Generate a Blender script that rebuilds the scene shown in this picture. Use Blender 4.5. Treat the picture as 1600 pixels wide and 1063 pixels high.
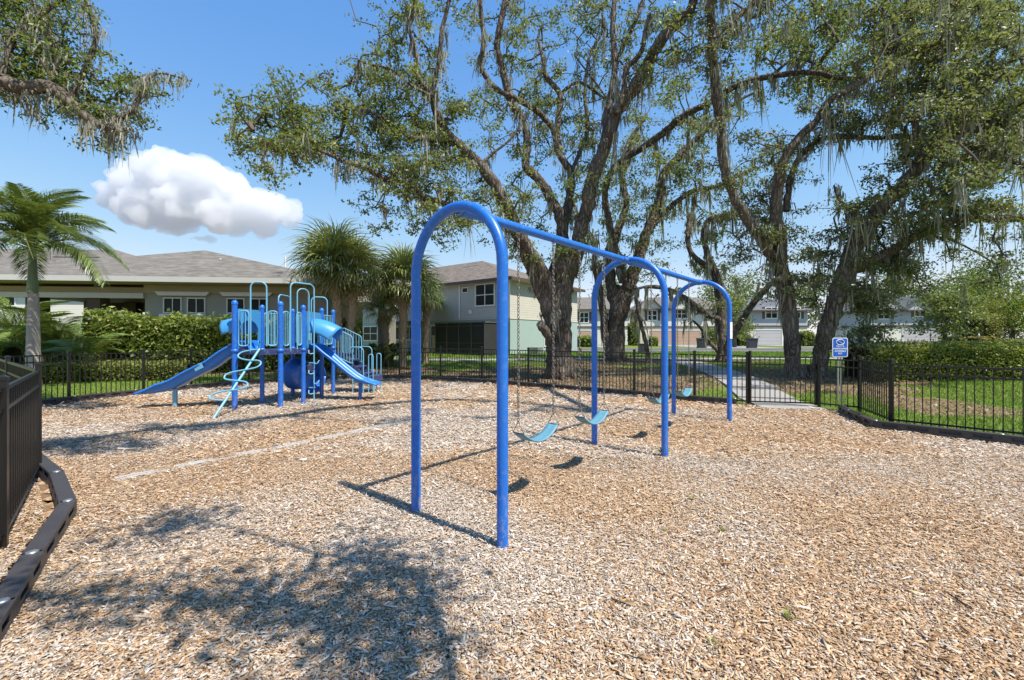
import bpy, math, random
import numpy as np
from mathutils import Vector, Matrix

R = math.radians
random.seed(7)
rng = np.random.default_rng(11)
scene = bpy.context.scene
for o in list(bpy.data.objects):
    bpy.data.objects.remove(o)
COL = scene.collection

# ------------------------------------------------------------------ camera, sky, sun, exposure
H_CAM, F_PX, CX, HY = 1.62, 680.0, 800.0, 527.0      # measured in the 1600x1063 photograph
cam_d = bpy.data.cameras.new('camera')
cam_d.sensor_width = 36.0
cam_d.lens = 36.0 * F_PX / 1600.0
cam_d.shift_y = (HY - 531.5) / 1600.0
cam_d.clip_start = 0.05
cam_d.clip_end = 6000
cam = bpy.data.objects.new('camera', cam_d)
COL.objects.link(cam)
cam.location = (0, 0, H_CAM)
cam.rotation_euler = (R(90), 0, 0)
scene.camera = cam

SUN_EL = R(61.3)
SUN_DIR = Vector((0.79 * math.cos(SUN_EL), -0.613 * math.cos(SUN_EL), math.sin(SUN_EL))).normalized()
SUN_AZ = math.atan2(SUN_DIR.x, SUN_DIR.y)
world = bpy.data.worlds.new('World')
scene.world = world
world.use_nodes = True
wn = world.node_tree
bg = wn.nodes['Background']
sky = wn.nodes.new('ShaderNodeTexSky')
sky.sky_type = 'NISHITA'
sky.sun_disc = False
sky.sun_elevation = SUN_EL
sky.sun_rotation = SUN_AZ
sky.air_density = 1.0
sky.dust_density = 0.0
sky.ozone_density = 6.0
sat = wn.nodes.new('ShaderNodeHueSaturation')
sat.inputs['Saturation'].default_value = 1.2
wn.links.new(sky.outputs[0], sat.inputs['Color'])
def _vm(op, a, b):
    nd = wn.nodes.new('ShaderNodeVectorMath'); nd.operation = op
    for i, v in ((0, a), (1, b)):
        if hasattr(v, 'is_linked'): wn.links.new(v, nd.inputs[i])
        else: nd.inputs[i].default_value = v
    return nd.outputs[0]
# soft shoulder: the blue stays even from zenith to horizon, as the camera recorded it
lin = _vm('MULTIPLY', sat.outputs[0], (-0.50, -0.395, -0.54))
sep_ = wn.nodes.new('ShaderNodeSeparateXYZ'); wn.links.new(lin, sep_.inputs[0])
cmb_ = wn.nodes.new('ShaderNodeCombineXYZ')
for k_ in range(3):
    ex_ = wn.nodes.new('ShaderNodeMath'); ex_.operation = 'EXPONENT'
    wn.links.new(sep_.outputs[k_], ex_.inputs[0]); wn.links.new(ex_.outputs[0], cmb_.inputs[k_])
toned = _vm('MULTIPLY', _vm('SUBTRACT', (1, 1, 1), cmb_.outputs[0]), (4.6, 4.6, 4.6))
wn.links.new(toned, bg.inputs[0])
bg.inputs[1].default_value = 0.15
sun_d = bpy.data.lights.new('sun', 'SUN')
sun_d.energy = 5.0
sun_d.angle = R(0.53)
sun_d.color = (1.0, 0.93, 0.82)
sun = bpy.data.objects.new('sun', sun_d)
COL.objects.link(sun)
sun.rotation_euler = SUN_DIR.to_track_quat('Z', 'Y').to_euler()
sun.location = (20, -15, 40)
scene.view_settings.view_transform = 'Standard'
scene.view_settings.look = 'None'
scene.view_settings.exposure = 0.58
scene.view_settings.gamma = 1
scene.cycles.use_denoising = True
scene.cycles.max_bounces = 12
scene.cycles.diffuse_bounces = 3
scene.cycles.glossy_bounces = 3
scene.cycles.transmission_bounces = 4
scene.cycles.transparent_max_bounces = 8
scene.cycles.volume_bounces = 12
scene.cycles.caustics_reflective = False
scene.cycles.caustics_refractive = False

# ------------------------------------------------------------------ helpers
def P(px, py, Z):
    """pixel of the photograph at a known depth -> world point"""
    return Vector(((px - CX) / F_PX * Z, Z, H_CAM - (py - HY) / F_PX * Z))

def G(px, py):
    """pixel on the level ground"""
    Z = H_CAM * F_PX / (py - HY)
    return Vector(((px - CX) / F_PX * Z, Z, 0))

def tag(o, label=None, cat=None, group=None, kind=None):
    if label: o['label'] = label
    if cat: o['category'] = cat
    if group: o['group'] = group
    if kind: o['kind'] = kind
    return o

def empty(name, loc=(0, 0, 0), label=None, cat=None, group=None):
    o = bpy.data.objects.new(name, None)
    o.empty_display_size = 0.2
    o.location = loc
    COL.objects.link(o)
    bpy.context.view_layer.update() if False else None
    return tag(o, label, cat, group)

def link(o, parent=None):
    COL.objects.link(o)
    if parent is not None:
        o.parent = parent
        o.matrix_parent_inverse = Matrix.Translation(-Vector(parent.location)) if not any(parent.rotation_euler) else (Matrix.LocRotScale(parent.location, parent.rotation_euler, None)).inverted()
    return o

class MB:
    """collects shapes, builds ONE mesh object"""
    def __init__(s): s.v = []; s.f = []; s.sm = []
    def add(s, vs, fs, smooth=False):
        b = len(s.v)
        s.v += [tuple(p) for p in vs]
        s.f += [tuple(i + b for i in f) for f in fs]
        s.sm += [smooth] * len(fs)
        return s
    def box(s, c, size, rz=0.0, M=None):
        x, y, z = size[0] / 2, size[1] / 2, size[2] / 2
        vs = [Vector((a, b, d)) for d in (-z, z) for a, b in ((-x, -y), (x, -y), (x, y), (-x, y))]
        m = M if M is not None else Matrix.Rotation(rz, 4, 'Z')
        vs = [m @ p + Vector(c) for p in vs]
        return s.add(vs, [(3, 2, 1, 0), (4, 5, 6, 7), (0, 1, 5, 4), (1, 2, 6, 5), (2, 3, 7, 6), (3, 0, 4, 7)])
    def bar(s, a, b, w, h, up=(0, 0, 1)):
        a, b = Vector(a), Vector(b)
        d = b - a
        L = d.length
        d.normalize()
        u = Vector(up)
        sx = d.cross(u)
        if sx.length < 1e-4: sx = d.cross(Vector((1, 0, 0)))
        sx.normalize()
        u = sx.cross(d)
        M = Matrix((d, sx, u)).transposed().to_4x4()
        return s.box((a + b) / 2, (L, w, h), M=M)
    def tube(s, pts, rad, n=8, caps=True, closed=False):
        pts = [Vector(p) for p in pts]
        N = len(pts)
        rad = [rad] * N if isinstance(rad, (int, float)) else list(rad)
        T = []
        for i in range(N):
            if closed: t = pts[(i + 1) % N] - pts[i - 1]
            else: t = pts[min(i + 1, N - 1)] - pts[max(i - 1, 0)]
            T.append(t.normalized() if t.length > 1e-9 else Vector((0, 0, 1)))
        ref = Vector((1, 0, 0)) if abs(T[0].x) < 0.8 else Vector((0, 1, 0))
        u = (ref - T[0] * ref.dot(T[0])).normalized()
        vs = []
        for i in range(N):
            u = u - T[i] * u.dot(T[i])
            if u.length < 1e-6: u = T[i].orthogonal()
            u.normalize()
            w = T[i].cross(u)
            for k in range(n):
                a = 2 * math.pi * k / n
                vs.append(pts[i] + (u * math.cos(a) + w * math.sin(a)) * rad[i])
        fs = []
        for i in range(N if closed else N - 1):
            j = (i + 1) % N
            for k in range(n):
                fs.append((i * n + k, i * n + (k + 1) % n, j * n + (k + 1) % n, j * n + k))
        s.add(vs, fs, True)
        if caps and not closed:
            s.add(vs[:n], [tuple(reversed(range(n)))])
            s.add(vs[-n:], [tuple(range(n))])
        return s
    def lathe(s, c, prof, n=16):
        vs = []; c = Vector(c)
        for r, z in prof:
            for k in range(n):
                a = 2 * math.pi * k / n
                vs.append(c + Vector((r * math.cos(a), r * math.sin(a), z)))
        fs = [(i * n + k, i * n + (k + 1) % n, (i + 1) * n + (k + 1) % n, (i + 1) * n + k) for i in range(len(prof) - 1) for k in range(n)]
        return s.add(vs, fs, True)
    def sheet(s, rows, smooth=True, thick=None):
        """grid of points rows[i][j]"""
        n, m = len(rows), len(rows[0])
        vs = [p for r in rows for p in r]
        fs = [(i * m + j, i * m + j + 1, (i + 1) * m + j + 1, (i + 1) * m + j) for i in range(n - 1) for j in range(m - 1)]
        return s.add(vs, fs, smooth)
    def poly(s, pts, z0, z1):
        n = len(pts)
        vs = [(p[0], p[1], z0) for p in pts] + [(p[0], p[1], z1) for p in pts]
        fs = [tuple(reversed(range(n))), tuple(range(n, 2 * n))] + [(i, (i + 1) % n, n + (i + 1) % n, n + i) for i in range(n)]
        return s.add(vs, fs)
    def build(s, name, mat, parent=None, solid=0, bevel=0):
        me = bpy.data.meshes.new(name)
        me.from_pydata(s.v, [], s.f)
        me.polygons.foreach_set('use_smooth', s.sm)
        me.materials.append(mat)
        me.update()
        o = bpy.data.objects.new(name, me)
        link(o, parent)
        if solid:
            m = o.modifiers.new('solid', 'SOLIDIFY'); m.thickness = solid; m.offset = 0
        if bevel:
            m = o.modifiers.new('bevel', 'BEVEL'); m.width = bevel; m.segments = 2; m.limit_method = 'ANGLE'
        return o

def np_mesh(name, V, F, mat, parent=None, col=None, smooth=False):
    """big mesh from numpy arrays; F is (n,k)"""
    V = np.ascontiguousarray(V, dtype=np.float32); F = np.ascontiguousarray(F, dtype=np.int32)
    me = bpy.data.meshes.new(name)
    n, k = F.shape
    me.vertices.add(len(V)); me.loops.add(n * k); me.polygons.add(n)
    me.vertices.foreach_set('co', V.ravel())
    me.loops.foreach_set('vertex_index', F.ravel())
    me.polygons.foreach_set('loop_start', np.arange(0, n * k, k, dtype=np.int32))
    if smooth: me.polygons.foreach_set('use_smooth', np.ones(n, dtype=bool))
    if col is not None:
        a = me.attributes.new('Col', 'FLOAT_COLOR', 'POINT')
        c = np.ones((len(V), 4), dtype=np.float32); c[:, :3] = col
        a.data.foreach_set('color', c.ravel())
    me.materials.append(mat)
    me.update(calc_edges=True)
    o = bpy.data.objects.new(name, me)
    return link(o, parent)

def catmull(pts, m=6):
    """pts: list of tuples of any dimension -> smooth list"""
    A = np.array(pts, float)
    if len(A) < 3:
        t = np.linspace(0, 1, m + 1)[:, None]
        return A[0] * (1 - t) + A[-1] * t
    Q = np.vstack([2 * A[0] - A[1], A, 2 * A[-1] - A[-2]])
    out = []
    for i in range(1, len(Q) - 2):
        p0, p1, p2, p3 = Q[i - 1], Q[i], Q[i + 1], Q[i + 2]
        for t in np.arange(m) / m:
            out.append(0.5 * (2 * p1 + (p2 - p0) * t + (2 * p0 - 5 * p1 + 4 * p2 - p3) * t * t + (3 * p1 - p0 - 3 * p2 + p3) * t ** 3))
    out.append(Q[-2])
    return np.array(out)

def vnoise(x, y, seed=0):
    """cheap smooth 2-D value noise, 0..1"""
    xi, yi = np.floor(x).astype(np.int64), np.floor(y).astype(np.int64)
    fx, fy = x - xi, y - yi
    fx = fx * fx * (3 - 2 * fx); fy = fy * fy * (3 - 2 * fy)
    def h(a, b):
        n = (a * 374761393 + b * 668265263 + seed * 1442695) & 0xffffffff
        n = ((n ^ (n >> 13)) * 1274126177) & 0xffffffff
        return ((n ^ (n >> 16)) & 0xffff) / 65535.0
    return (h(xi, yi) * (1 - fx) + h(xi + 1, yi) * fx) * (1 - fy) + (h(xi, yi + 1) * (1 - fx) + h(xi + 1, yi + 1) * fx) * fy

def fbm(x, y, seed=0, o=3):
    s = 0; a = 0.5; t = 0
    for i in range(o):
        s = s + a * vnoise(x * 2 ** i, y * 2 ** i, seed + i * 17); t += a; a *= 0.5
    return s / t

# ------------------------------------------------------------------ materials
class Mat:
    def __init__(s, name, rough=0.6, spec=0.5):
        s.m = bpy.data.materials.new(name); s.m.use_nodes = True
        s.nt = s.m.node_tree
        s.b = s.nt.nodes['Principled BSDF']
        s.b.inputs['Roughness'].default_value = rough
        s.b.inputs['Specular IOR Level'].default_value = spec
        s._co = None
    def n(s, t, **kw):
        nd = s.nt.nodes.new(t)
        for k, v in kw.items(): setattr(nd, k, v)
        return nd
    def l(s, a, b): s.nt.links.new(a, b)
    def coord(s, scale=(1, 1, 1), kind='Object', rot=(0, 0, 0)):
        tc = s.n('ShaderNodeTexCoord'); mp = s.n('ShaderNodeMapping')
        mp.inputs['Scale'].default_value = scale; mp.inputs['Rotation'].default_value = rot
        s.l(tc.outputs[kind], mp.inputs[0]); return mp.outputs[0]
    def noise(s, co, scale, detail=4, rough=0.55):
        nd = s.n('ShaderNodeTexNoise'); nd.inputs['Scale'].default_value = scale; nd.inputs['Detail'].default_value = detail
        nd.inputs['Roughness'].default_value = rough; s.l(co, nd.inputs['Vector']); return nd.outputs['Fac']
    def ramp(s, fac, stops):
        r = s.n('ShaderNodeValToRGB'); e = r.color_ramp.elements
        while len(e) < len(stops): e.new(0.5)
        for k, (p, c) in enumerate(stops):
            e[k].position = p; e[k].color = (*c, 1) if len(c) == 3 else c
        s.l(fac, r.inputs[0]); return r.outputs[0]
    def mix(s, fac, a, b, mode='MIX'):
        nd = s.n('ShaderNodeMix', data_type='RGBA', blend_type=mode)
        for i, v in ((0, fac), (6, a), (7, b)):
            if hasattr(v, 'is_linked'): s.l(v, nd.inputs[i])
            elif isinstance(v, (int, float)): nd.inputs[i].default_value = v
            else: nd.inputs[i].default_value = (*v, 1)
        return nd.outputs[2]
    def color(s, v):
        if hasattr(v, 'is_linked'): s.l(v, s.b.inputs['Base Color'])
        else: s.b.inputs['Base Color'].default_value = (*v, 1)
        return s
    def bump(s, h, strength=0.3, dist=0.02):
        nd = s.n('ShaderNodeBump'); nd.inputs['Strength'].default_value = strength; nd.inputs['Distance'].default_value = dist
        s.l(h, nd.inputs['Height']); s.l(nd.outputs[0], s.b.inputs['Normal']); return s
    def attr(s, name='Col'):
        a = s.n('ShaderNodeAttribute', attribute_name=name); return a.outputs['Color']
    def translucent(s, col, fac):
        t = s.n('ShaderNodeBsdfTranslucent'); mx = s.n('ShaderNodeMixShader'); mx.inputs[0].default_value = fac
        if hasattr(col, 'is_linked'): s.l(col, t.inputs[0])
        else: t.inputs[0].default_value = (*col, 1)
        s.l(s.b.outputs[0], mx.inputs[1]); s.l(t.outputs[0], mx.inputs[2])
        s.l(mx.outputs[0], s.nt.nodes['Material Output'].inputs[0]); return s

def simple(name, col, rough=0.6, spec=0.5, var=0.12, scale=3.0, bump=0.0, bscale=30, metal=0):
    """plain paint/plaster/plastic with slight mottling"""
    m = Mat(name, rough, spec)
    co = m.coord()
    f = m.noise(co, scale, 5)
    c = m.mix(f, tuple(v * (1 - var) for v in col), tuple(min(1, v * (1 + var)) for v in col))
    m.color(c)
    m.b.inputs['Metallic'].default_value = metal
    if bump: m.bump(m.noise(co, bscale, 3), bump, 0.01)
    return m.m

M = {}
def worn_paint(name, col, rough=0.33, dust=0.15):
    m = Mat(name, rough)
    co = m.coord()
    f = m.noise(co, 1.7, 6)
    g = m.noise(co, 22, 4)
    c = m.mix(f, tuple(v * 0.88 for v in col), tuple(min(1, v * 1.1) for v in col))
    d = m.ramp(g, [(0.52, (0, 0, 0)), (0.75, (dust, dust, dust))])
    c2 = m.mix(d, c, (0.42, 0.47, 0.55))
    # scratches and mulch dust on the lowest half metre
    tc_ = m.n('ShaderNodeTexCoord'); sz_ = m.n('ShaderNodeSeparateXYZ'); m.l(tc_.outputs['Object'], sz_.inputs[0])
    mr_ = m.n('ShaderNodeMapRange'); mr_.inputs['From Min'].default_value = 0.55; mr_.inputs['From Max'].default_value = 0.0; m.l(sz_.outputs[2], mr_.inputs[0])
    sp_ = m.ramp(m.noise(m.coord((1, 1, 0.35)), 34, 5, 0.7), [(0.5, (0, 0, 0)), (0.64, (0.75, 0.75, 0.75))])
    mm_ = m.n('ShaderNodeMath', operation='MULTIPLY'); m.l(mr_.outputs[0], mm_.inputs[0]); m.l(sp_, mm_.inputs[1])
    m.color(m.mix(mm_.outputs[0], c2, (0.34, 0.29, 0.24)))
    r = m.n('ShaderNodeMapRange'); r.inputs['To Min'].default_value = rough * 0.8; r.inputs['To Max'].default_value = rough * 1.5
    m.l(f, r.inputs[0]); m.l(r.outputs[0], m.b.inputs['Roughness'])
    m.bump(g, 0.05, 0.004)
    return m.m
M['blue'] = worn_paint('blue_powder_coat', (0.012, 0.145, 0.57))
M['deepblue'] = worn_paint('deep_blue_coat', (0.012, 0.13, 0.54))
M['slide'] = worn_paint('blue_slide_plastic', (0.016, 0.175, 0.62), 0.28, 0.1)
M['cyan'] = worn_paint('light_blue_coat', (0.15, 0.40, 0.57), 0.36, 0.12)
M['hood'] = worn_paint('light_blue_plastic', (0.05, 0.27, 0.57), 0.3, 0.1)
M['navy'] = worn_paint('navy_deck_coating', (0.02, 0.035, 0.13), 0.55, 0.3)
M['seat'] = worn_paint('light_blue_rubber', (0.10, 0.26, 0.35), 0.5, 0.2)
M['steel'] = simple('galvanised_steel', (0.42, 0.42, 0.41), 0.42, 0.5, 0.25, 8, metal=0.85)
M['rust'] = simple('weathered_chain', (0.22, 0.2, 0.18), 0.5, 0.5, 0.4, 40, metal=0.7)
M['black'] = simple('black_powder_coat', (0.011, 0.0102, 0.0095), 0.36, 0.5, 0.25, 6)
M['timber'] = simple('dark_recycled_plastic', (0.045, 0.040, 0.040), 0.5, 0.45, 0.35, 5, 0.2, 60)
M['strip'] = simple('weathered_pale_concrete', (0.40, 0.385, 0.37), 0.85, 0.2, 0.25, 9, 0.3, 50)
M['white'] = simple('white_trim', (0.72, 0.71, 0.68), 0.55, 0.4, 0.05)
M['signblue'] = simple('sign_blue', (0.012, 0.10, 0.52), 0.4, 0.5, 0.05)
M['signwhite'] = simple('sign_white', (0.78, 0.80, 0.82), 0.4, 0.5, 0.03)
M['glass'] = simple('dark_window_glass', (0.018, 0.024, 0.024), 0.1, 0.12, 0.3, 1.0)
M['bin'] = simple('dark_bin_plastic', (0.03, 0.032, 0.045), 0.5)

def leaf_mat(name, trans=0.3, rough=0.45, spec=0.35):
    m = Mat(name, rough, spec)
    a = m.attr('Col')
    m.color(a)
    t = m.mix(0.6, a, (0.30, 0.38, 0.05))
    m.translucent(t, trans)
    return m.m
M['leaf'] = leaf_mat('oak_leaf', 0.38)
M['palm'] = leaf_mat('palm_leaf', 0.22, 0.35, 0.5)
M['grass'] = leaf_mat('grass_blade', 0.25, 0.5, 0.3)
M['moss'] = leaf_mat('spanish_moss', 0.3, 0.9, 0.1)
def bark_mat(name, dark, mid, light, zs=0.28, sc=9.0):
    m = Mat(name, 0.9, 0.15)
    co = m.coord((1, 1, zs))
    wv = m.n('ShaderNodeTexVoronoi'); wv.feature = 'DISTANCE_TO_EDGE'; wv.inputs['Scale'].default_value = sc
    nz = m.n('ShaderNodeTexNoise'); nz.inputs['Scale'].default_value = 4; nz.inputs['Detail'].default_value = 5
    m.l(co, nz.inputs['Vector'])
    ad = m.n('ShaderNodeVectorMath', operation='MULTIPLY_ADD'); ad.inputs[1].default_value = (0.35, 0.35, 0.35)
    m.l(nz.outputs['Color'], ad.inputs[0]); m.l(co, ad.inputs[2]); m.l(ad.outputs[0], wv.inputs['Vector'])
    cr = m.ramp(wv.outputs['Distance'], [(0.0, dark), (0.12, mid), (0.45, light)])
    big = m.noise(m.coord(), 0.9, 4)
    f = m.ramp(big, [(0.42, (0, 0, 0)), (0.66, (1, 1, 1))])
    m.color(m.mix(f, cr, m.mix(0.3, cr, (0.3, 0.28, 0.235))))
    fine = m.noise(co, 40, 4)
    mx = m.n('ShaderNodeMath', operation='MULTIPLY_ADD'); mx.inputs[1].default_value = 0.25
    mr = m.ramp(wv.outputs['Distance'], [(0.0, (0, 0, 0)), (0.25, (1, 1, 1))])
    m.l(fine, mx.inputs[0]); m.l(mr, mx.inputs[2])
    m.bump(mx.outputs[0], 0.9, 0.035)
    return m.m
M['bark'] = bark_mat('live_oak_bark', (0.044, 0.034, 0.028), (0.13, 0.102, 0.082), (0.225, 0.185, 0.152))
M['twig'] = simple('twig_bark', (0.13, 0.105, 0.085), 0.9, 0.1, 0.3, 5)
M['palmtrunk'] = simple('royal_palm_trunk', (0.36, 0.31, 0.28), 0.85, 0.2, 0.3, 2.5, 0.5, 14)
M['crownshaft'] = simple('green_crownshaft', (0.12, 0.16, 0.07), 0.45, 0.4, 0.3, 3)
M['boots'] = simple('palm_boot_fibre', (0.36, 0.27, 0.185), 0.9, 0.1, 0.4, 12, 0.5, 40)
# ------------------------------------------------------------------ the playground outline, terrain
BORDER = [(-1.2, 0.2), (-1.75, 0.95), (-2.3, 1.7), (-2.85, 2.43), (-3.29, 2.985), (-4.01, 3.93), (-5.0, 4.78), (-5.95, 5.45), (-7.4, 6.55), (-8.9, 7.75), (-10.3, 8.75),
          (-11.25, 9.45), (-10.95, 10.9), (-10.55, 12.2), (-10.1, 13.55), (-9.2, 14.9), (-8.0, 15.9), (-6.6, 16.7), (-5.0, 17.1),
          (-3.4, 16.6), (-2.0, 15.95), (-0.45, 15.05), (0.75, 14.05), (1.95, 13.2), (3.2, 12.15), (4.4, 11.15), (5.35, 10.45)]
GATE_L, GATE_R = Vector((5.58, 10.32, 0)), Vector((7.06, 10.0, 0))
RB = [(7.15, 9.45), (6.85, 8.85), (6.45, 7.72), (7.45, 6.62), (8.5, 5.6), (9.6, 4.5), (10.8, 3.3)]
PLAY = np.array(BORDER + [(7.2, 10.05)] + RB + [(11.5, -7), (0.5, -7)])

def dist_poly(x, y, poly, closed=True):
    d = np.full(np.shape(x), 1e9); inside = np.zeros(np.shape(x), bool)
    n = len(poly)
    for i in range(n if closed else n - 1):
        a, b = poly[i], poly[(i + 1) % n]
        ex, ey = b[0] - a[0], b[1] - a[1]
        t = np.clip(((x - a[0]) * ex + (y - a[1]) * ey) / (ex * ex + ey * ey), 0, 1)
        d = np.minimum(d, np.hypot(x - a[0] - t * ex, y - a[1] - t * ey))
        if closed and a[1] != b[1]:
            c = ((a[1] > y) != (b[1] > y)) & (x < ex * (y - a[1]) / (ey) + a[0])
            inside ^= c
    return d, inside

def terrain(x, y):
    x = np.asarray(x, float); y = np.asarray(y, float)
    d, ins = dist_poly(x, y, PLAY)
    d = np.where(ins, 0, np.maximum(d - 0.3, 0))
    s = np.clip((y - 9) / 6, 0, 1); s = s * s * (3 - 2 * s)
    z = 0.45 * (1 - np.exp(-d / 5.0)) * s
    return z + np.where(ins, 0, 0.03 * (fbm(x * 0.5, y * 0.5, 3) - 0.5) * np.clip(d, 0, 1))

def tz(x, y): return float(terrain(np.array([x]), np.array([y]))[0])

PATH = np.array([(6.35, 9.75), (6.5, 11.0), (7.1, 13.0), (7.75, 16.0), (8.3, 19.5), (8.9, 23.4)])
WALK_Y = 24.0
OAKS = [(2.0, 16.0, 4.2), (5.45, 22.7, 3.2), (9.75, 14.6, 3.0), (10.6, 21.8, 1.6), (-5.2, 19.0, 1.8)]
def bed_mask(x, y):
    """1 = leaf litter / mulch bed, 0 = lawn"""
    w = fbm(x * 0.7, y * 0.7, 9, 4) - 0.5
    m = np.zeros(np.shape(x))
    for ox, oy, r in OAKS:
        d = np.hypot((x - ox) / 1.35, y - oy) + w * 2.2
        m = np.maximum(m, np.clip((r - d) / 0.5, 0, 1))
    d = np.hypot((x - 9.7) / 1.5, y - 9.9) + w * 1.6                       # worn patch on the lawn by the fence
    m = np.maximum(m, np.clip((1.3 - d) / 0.5, 0, 1) * 0.9)
    m = np.maximum(m, np.where((x < 0) & (y < 8.3), 1.0, 0.0))
    d, _ = dist_poly(x, y, HEDGE_LINE, False)
    m = np.maximum(m, np.clip((1.35 - d - w * 0.6) / 0.2, 0, 1))
    return m
HEDGE_LINE = np.array([(-16.5, 15.4), (-13.2, 17.2), (-10.2, 18.3), (-6.6, 19.3)])

# ground sheet: fine near the playground, coarse to the horizon
xs = np.concatenate([[-900, -400, -200, -120, -80, -55, -40], np.arange(-30, 34, 0.3), [36, 40, 48, 60, 80, 120, 200, 400, 900]])
ys = np.concatenate([[-300, -120, -60, -30, -16], np.arange(-9, 30, 0.3), [32, 35, 38, 42, 47, 53, 60, 70, 85, 110, 150, 250, 500, 1500]])
X, Y = np.meshgrid(xs, ys)
Zg = terrain(X, Y)
d_in, ins = dist_poly(X, Y, PLAY)
Zg = np.where(ins, -0.2, Zg - 0.004)
nx, ny = len(xs), len(ys)
I = np.arange(nx * ny).reshape(ny, nx)
Fq = np.stack([I[:-1, :-1], I[:-1, 1:], I[1:, 1:], I[1:, :-1]], -1).reshape(-1, 4)
bm_ = bed_mask(X.ravel(), Y.ravel())
m = Mat('lawn_and_leaf_litter', 0.95, 0.1)
co = m.coord()
n1 = m.noise(co, 0.35, 5); n2 = m.noise(co, 14, 5, 0.7); n3 = m.noise(co, 3.0, 4)
gr = m.mix(n2, (0.075, 0.13, 0.018), (0.17, 0.24, 0.04))
gr = m.mix(m.ramp(n1, [(0.4, (0, 0, 0)), (0.65, (1, 1, 1))]), gr, m.mix(n2, (0.10, 0.13, 0.025), (0.2, 0.22, 0.06)))
lt = m.mix(n2, (0.12, 0.075, 0.045), (0.36, 0.25, 0.16))
lt = m.mix(n3, lt, (0.2, 0.135, 0.09))
ac = m.n('ShaderNodeSeparateColor'); m.l(m.attr('Col'), ac.inputs[0])
th = m.n('ShaderNodeMath', operation='ADD'); m.l(ac.outputs[0], th.inputs[0])
nn = m.n('ShaderNodeMath', operation='MULTIPLY_ADD'); nn.inputs[1].default_value = 0.7; nn.inputs[2].default_value = -0.35
m.l(n2, nn.inputs[0]); m.l(nn.outputs[0], th.inputs[1])
near_ = m.mix(m.ramp(th.outputs[0], [(0.35, (0, 0, 0)), (0.6, (1, 1, 1))]), gr, lt)
m.color(m.mix(ac.outputs[1], near_, m.mix(n1, (0.13, 0.12, 0.10), (0.2, 0.19, 0.165))))
m.bump(n2, 0.8, 0.05)
ground = np_mesh('ground', np.stack([X.ravel(), Y.ravel(), Zg.ravel()], -1), Fq, m.m, col=np.stack([bm_, np.clip((np.hypot(X, Y - 25).ravel() - 70) / 60, 0, 1), bm_], -1), smooth=True)
tag(ground, 'green lawn with leaf litter beds under the oaks', kind='structure')

# ---- mulch: bed sheet and loose chips
def mulch_z(x, y):
    z = 0.03 * (fbm(x * 0.9, y * 0.9, 21) - 0.5) + 0.015 * (fbm(x * 3, y * 3, 5) - 0.5)
    for t in SWING_T:                                                          # hollows scuffed under the swings
        cx, cy = SW0[0] + SWD[0] * t, SW0[1] + SWD[1] * t
        z = z - 0.08 * np.exp(-(((x - cx) ** 2 + (y - cy) ** 2) / 0.35))
    d, i_ = dist_poly(x, y, PLAY)
    return z + 0.01
SW0 = (-0.485, 3.715); TH = 0.8687; SWD = (math.cos(TH), math.sin(TH)); SWN = (math.sin(TH), -math.cos(TH))
BAY, WID, SWH = 3.322, 1.077, 2.727
SWING_T = (1.155, 2.32, 4.475, 5.64)

def chip_tone(x, y):
    """0 = fresh orange-brown chips, 1 = weathered grey-white"""
    g = fbm(x * 0.55 + 3, y * 0.55, 31, 4)
    g = 0.5 + (g - 0.5) * 3.3 + 0.01
    for t in SWING_T:
        cx, cy = SW0[0] + SWD[0] * t + 0.35, SW0[1] + SWD[1] * t - 0.3
        g = g - 0.75 * np.exp(-(((x - cx) ** 2 + (y - cy) ** 2) / 0.7))
    g = g + 0.25 * np.clip((x - 0.3) / 1.5, 0, 1) * np.clip((5 - y) / 2, 0, 1)
    g = g - 0.2 * np.clip((-x - 1.5) / 1.5, 0, 1) * np.clip((4.5 - y) / 2, 0, 1)
    return np.clip(g, 0, 1)

gx = np.arange(-12, 12.01, 0.2); gy = np.arange(-7.4, 17.6, 0.2)
X, Y = np.meshgrid(gx, gy)
d_in, ins = dist_poly(X, Y, PLAY)
keepv = ins | (d_in < 0.22)
Zm = mulch_z(X, Y) - 0.012
I = np.arange(X.size).reshape(X.shape)
Fq = np.stack([I[:-1, :-1], I[:-1, 1:], I[1:, 1:], I[1:, :-1]], -1).reshape(-1, 4)
Fq = Fq[keepv.ravel()[Fq].all(1)]
Zm = np.where(ins, Zm, -0.03)
m = Mat('wood_chip_mulch', 0.95, 0.1)
co = m.coord()
vo = m.n('ShaderNodeTexVoronoi'); vo.inputs['Scale'].default_value = 42; vo.inputs['Randomness'].default_value = 1
st = m.n('ShaderNodeMapping'); st.inputs['Scale'].default_value = (1, 0.55, 1); m.l(co, st.inputs[0])
wb = m.n('ShaderNodeTexNoise'); wb.inputs['Scale'].default_value = 16; m.l(co, wb.inputs['Vector'])
ad = m.n('ShaderNodeVectorMath', operation='MULTIPLY_ADD'); ad.inputs[1].default_value = (0.09, 0.09, 0.09)
m.l(wb.outputs['Color'], ad.inputs[0]); m.l(st.outputs[0], ad.inputs[2]); m.l(ad.outputs[0], vo.inputs['Vector'])
sep = m.n('ShaderNodeSeparateColor'); m.l(vo.outputs['Color'], sep.inputs[0])
fresh = m.ramp(sep.outputs[0], [(0.0, (0.25, 0.15, 0.085)), (0.3, (0.41, 0.26, 0.15)), (0.65, (0.52, 0.35, 0.215)), (1, (0.61, 0.46, 0.31))])
grey = m.ramp(sep.outputs[0], [(0.0, (0.26, 0.205, 0.165)), (0.3, (0.44, 0.37, 0.305)), (0.65, (0.56, 0.485, 0.41)), (1, (0.68, 0.62, 0.55))])
m.color(m.mix(0.25, m.mix(m.attr('Col'), fresh, grey), (0.12, 0.08, 0.055)))
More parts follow.
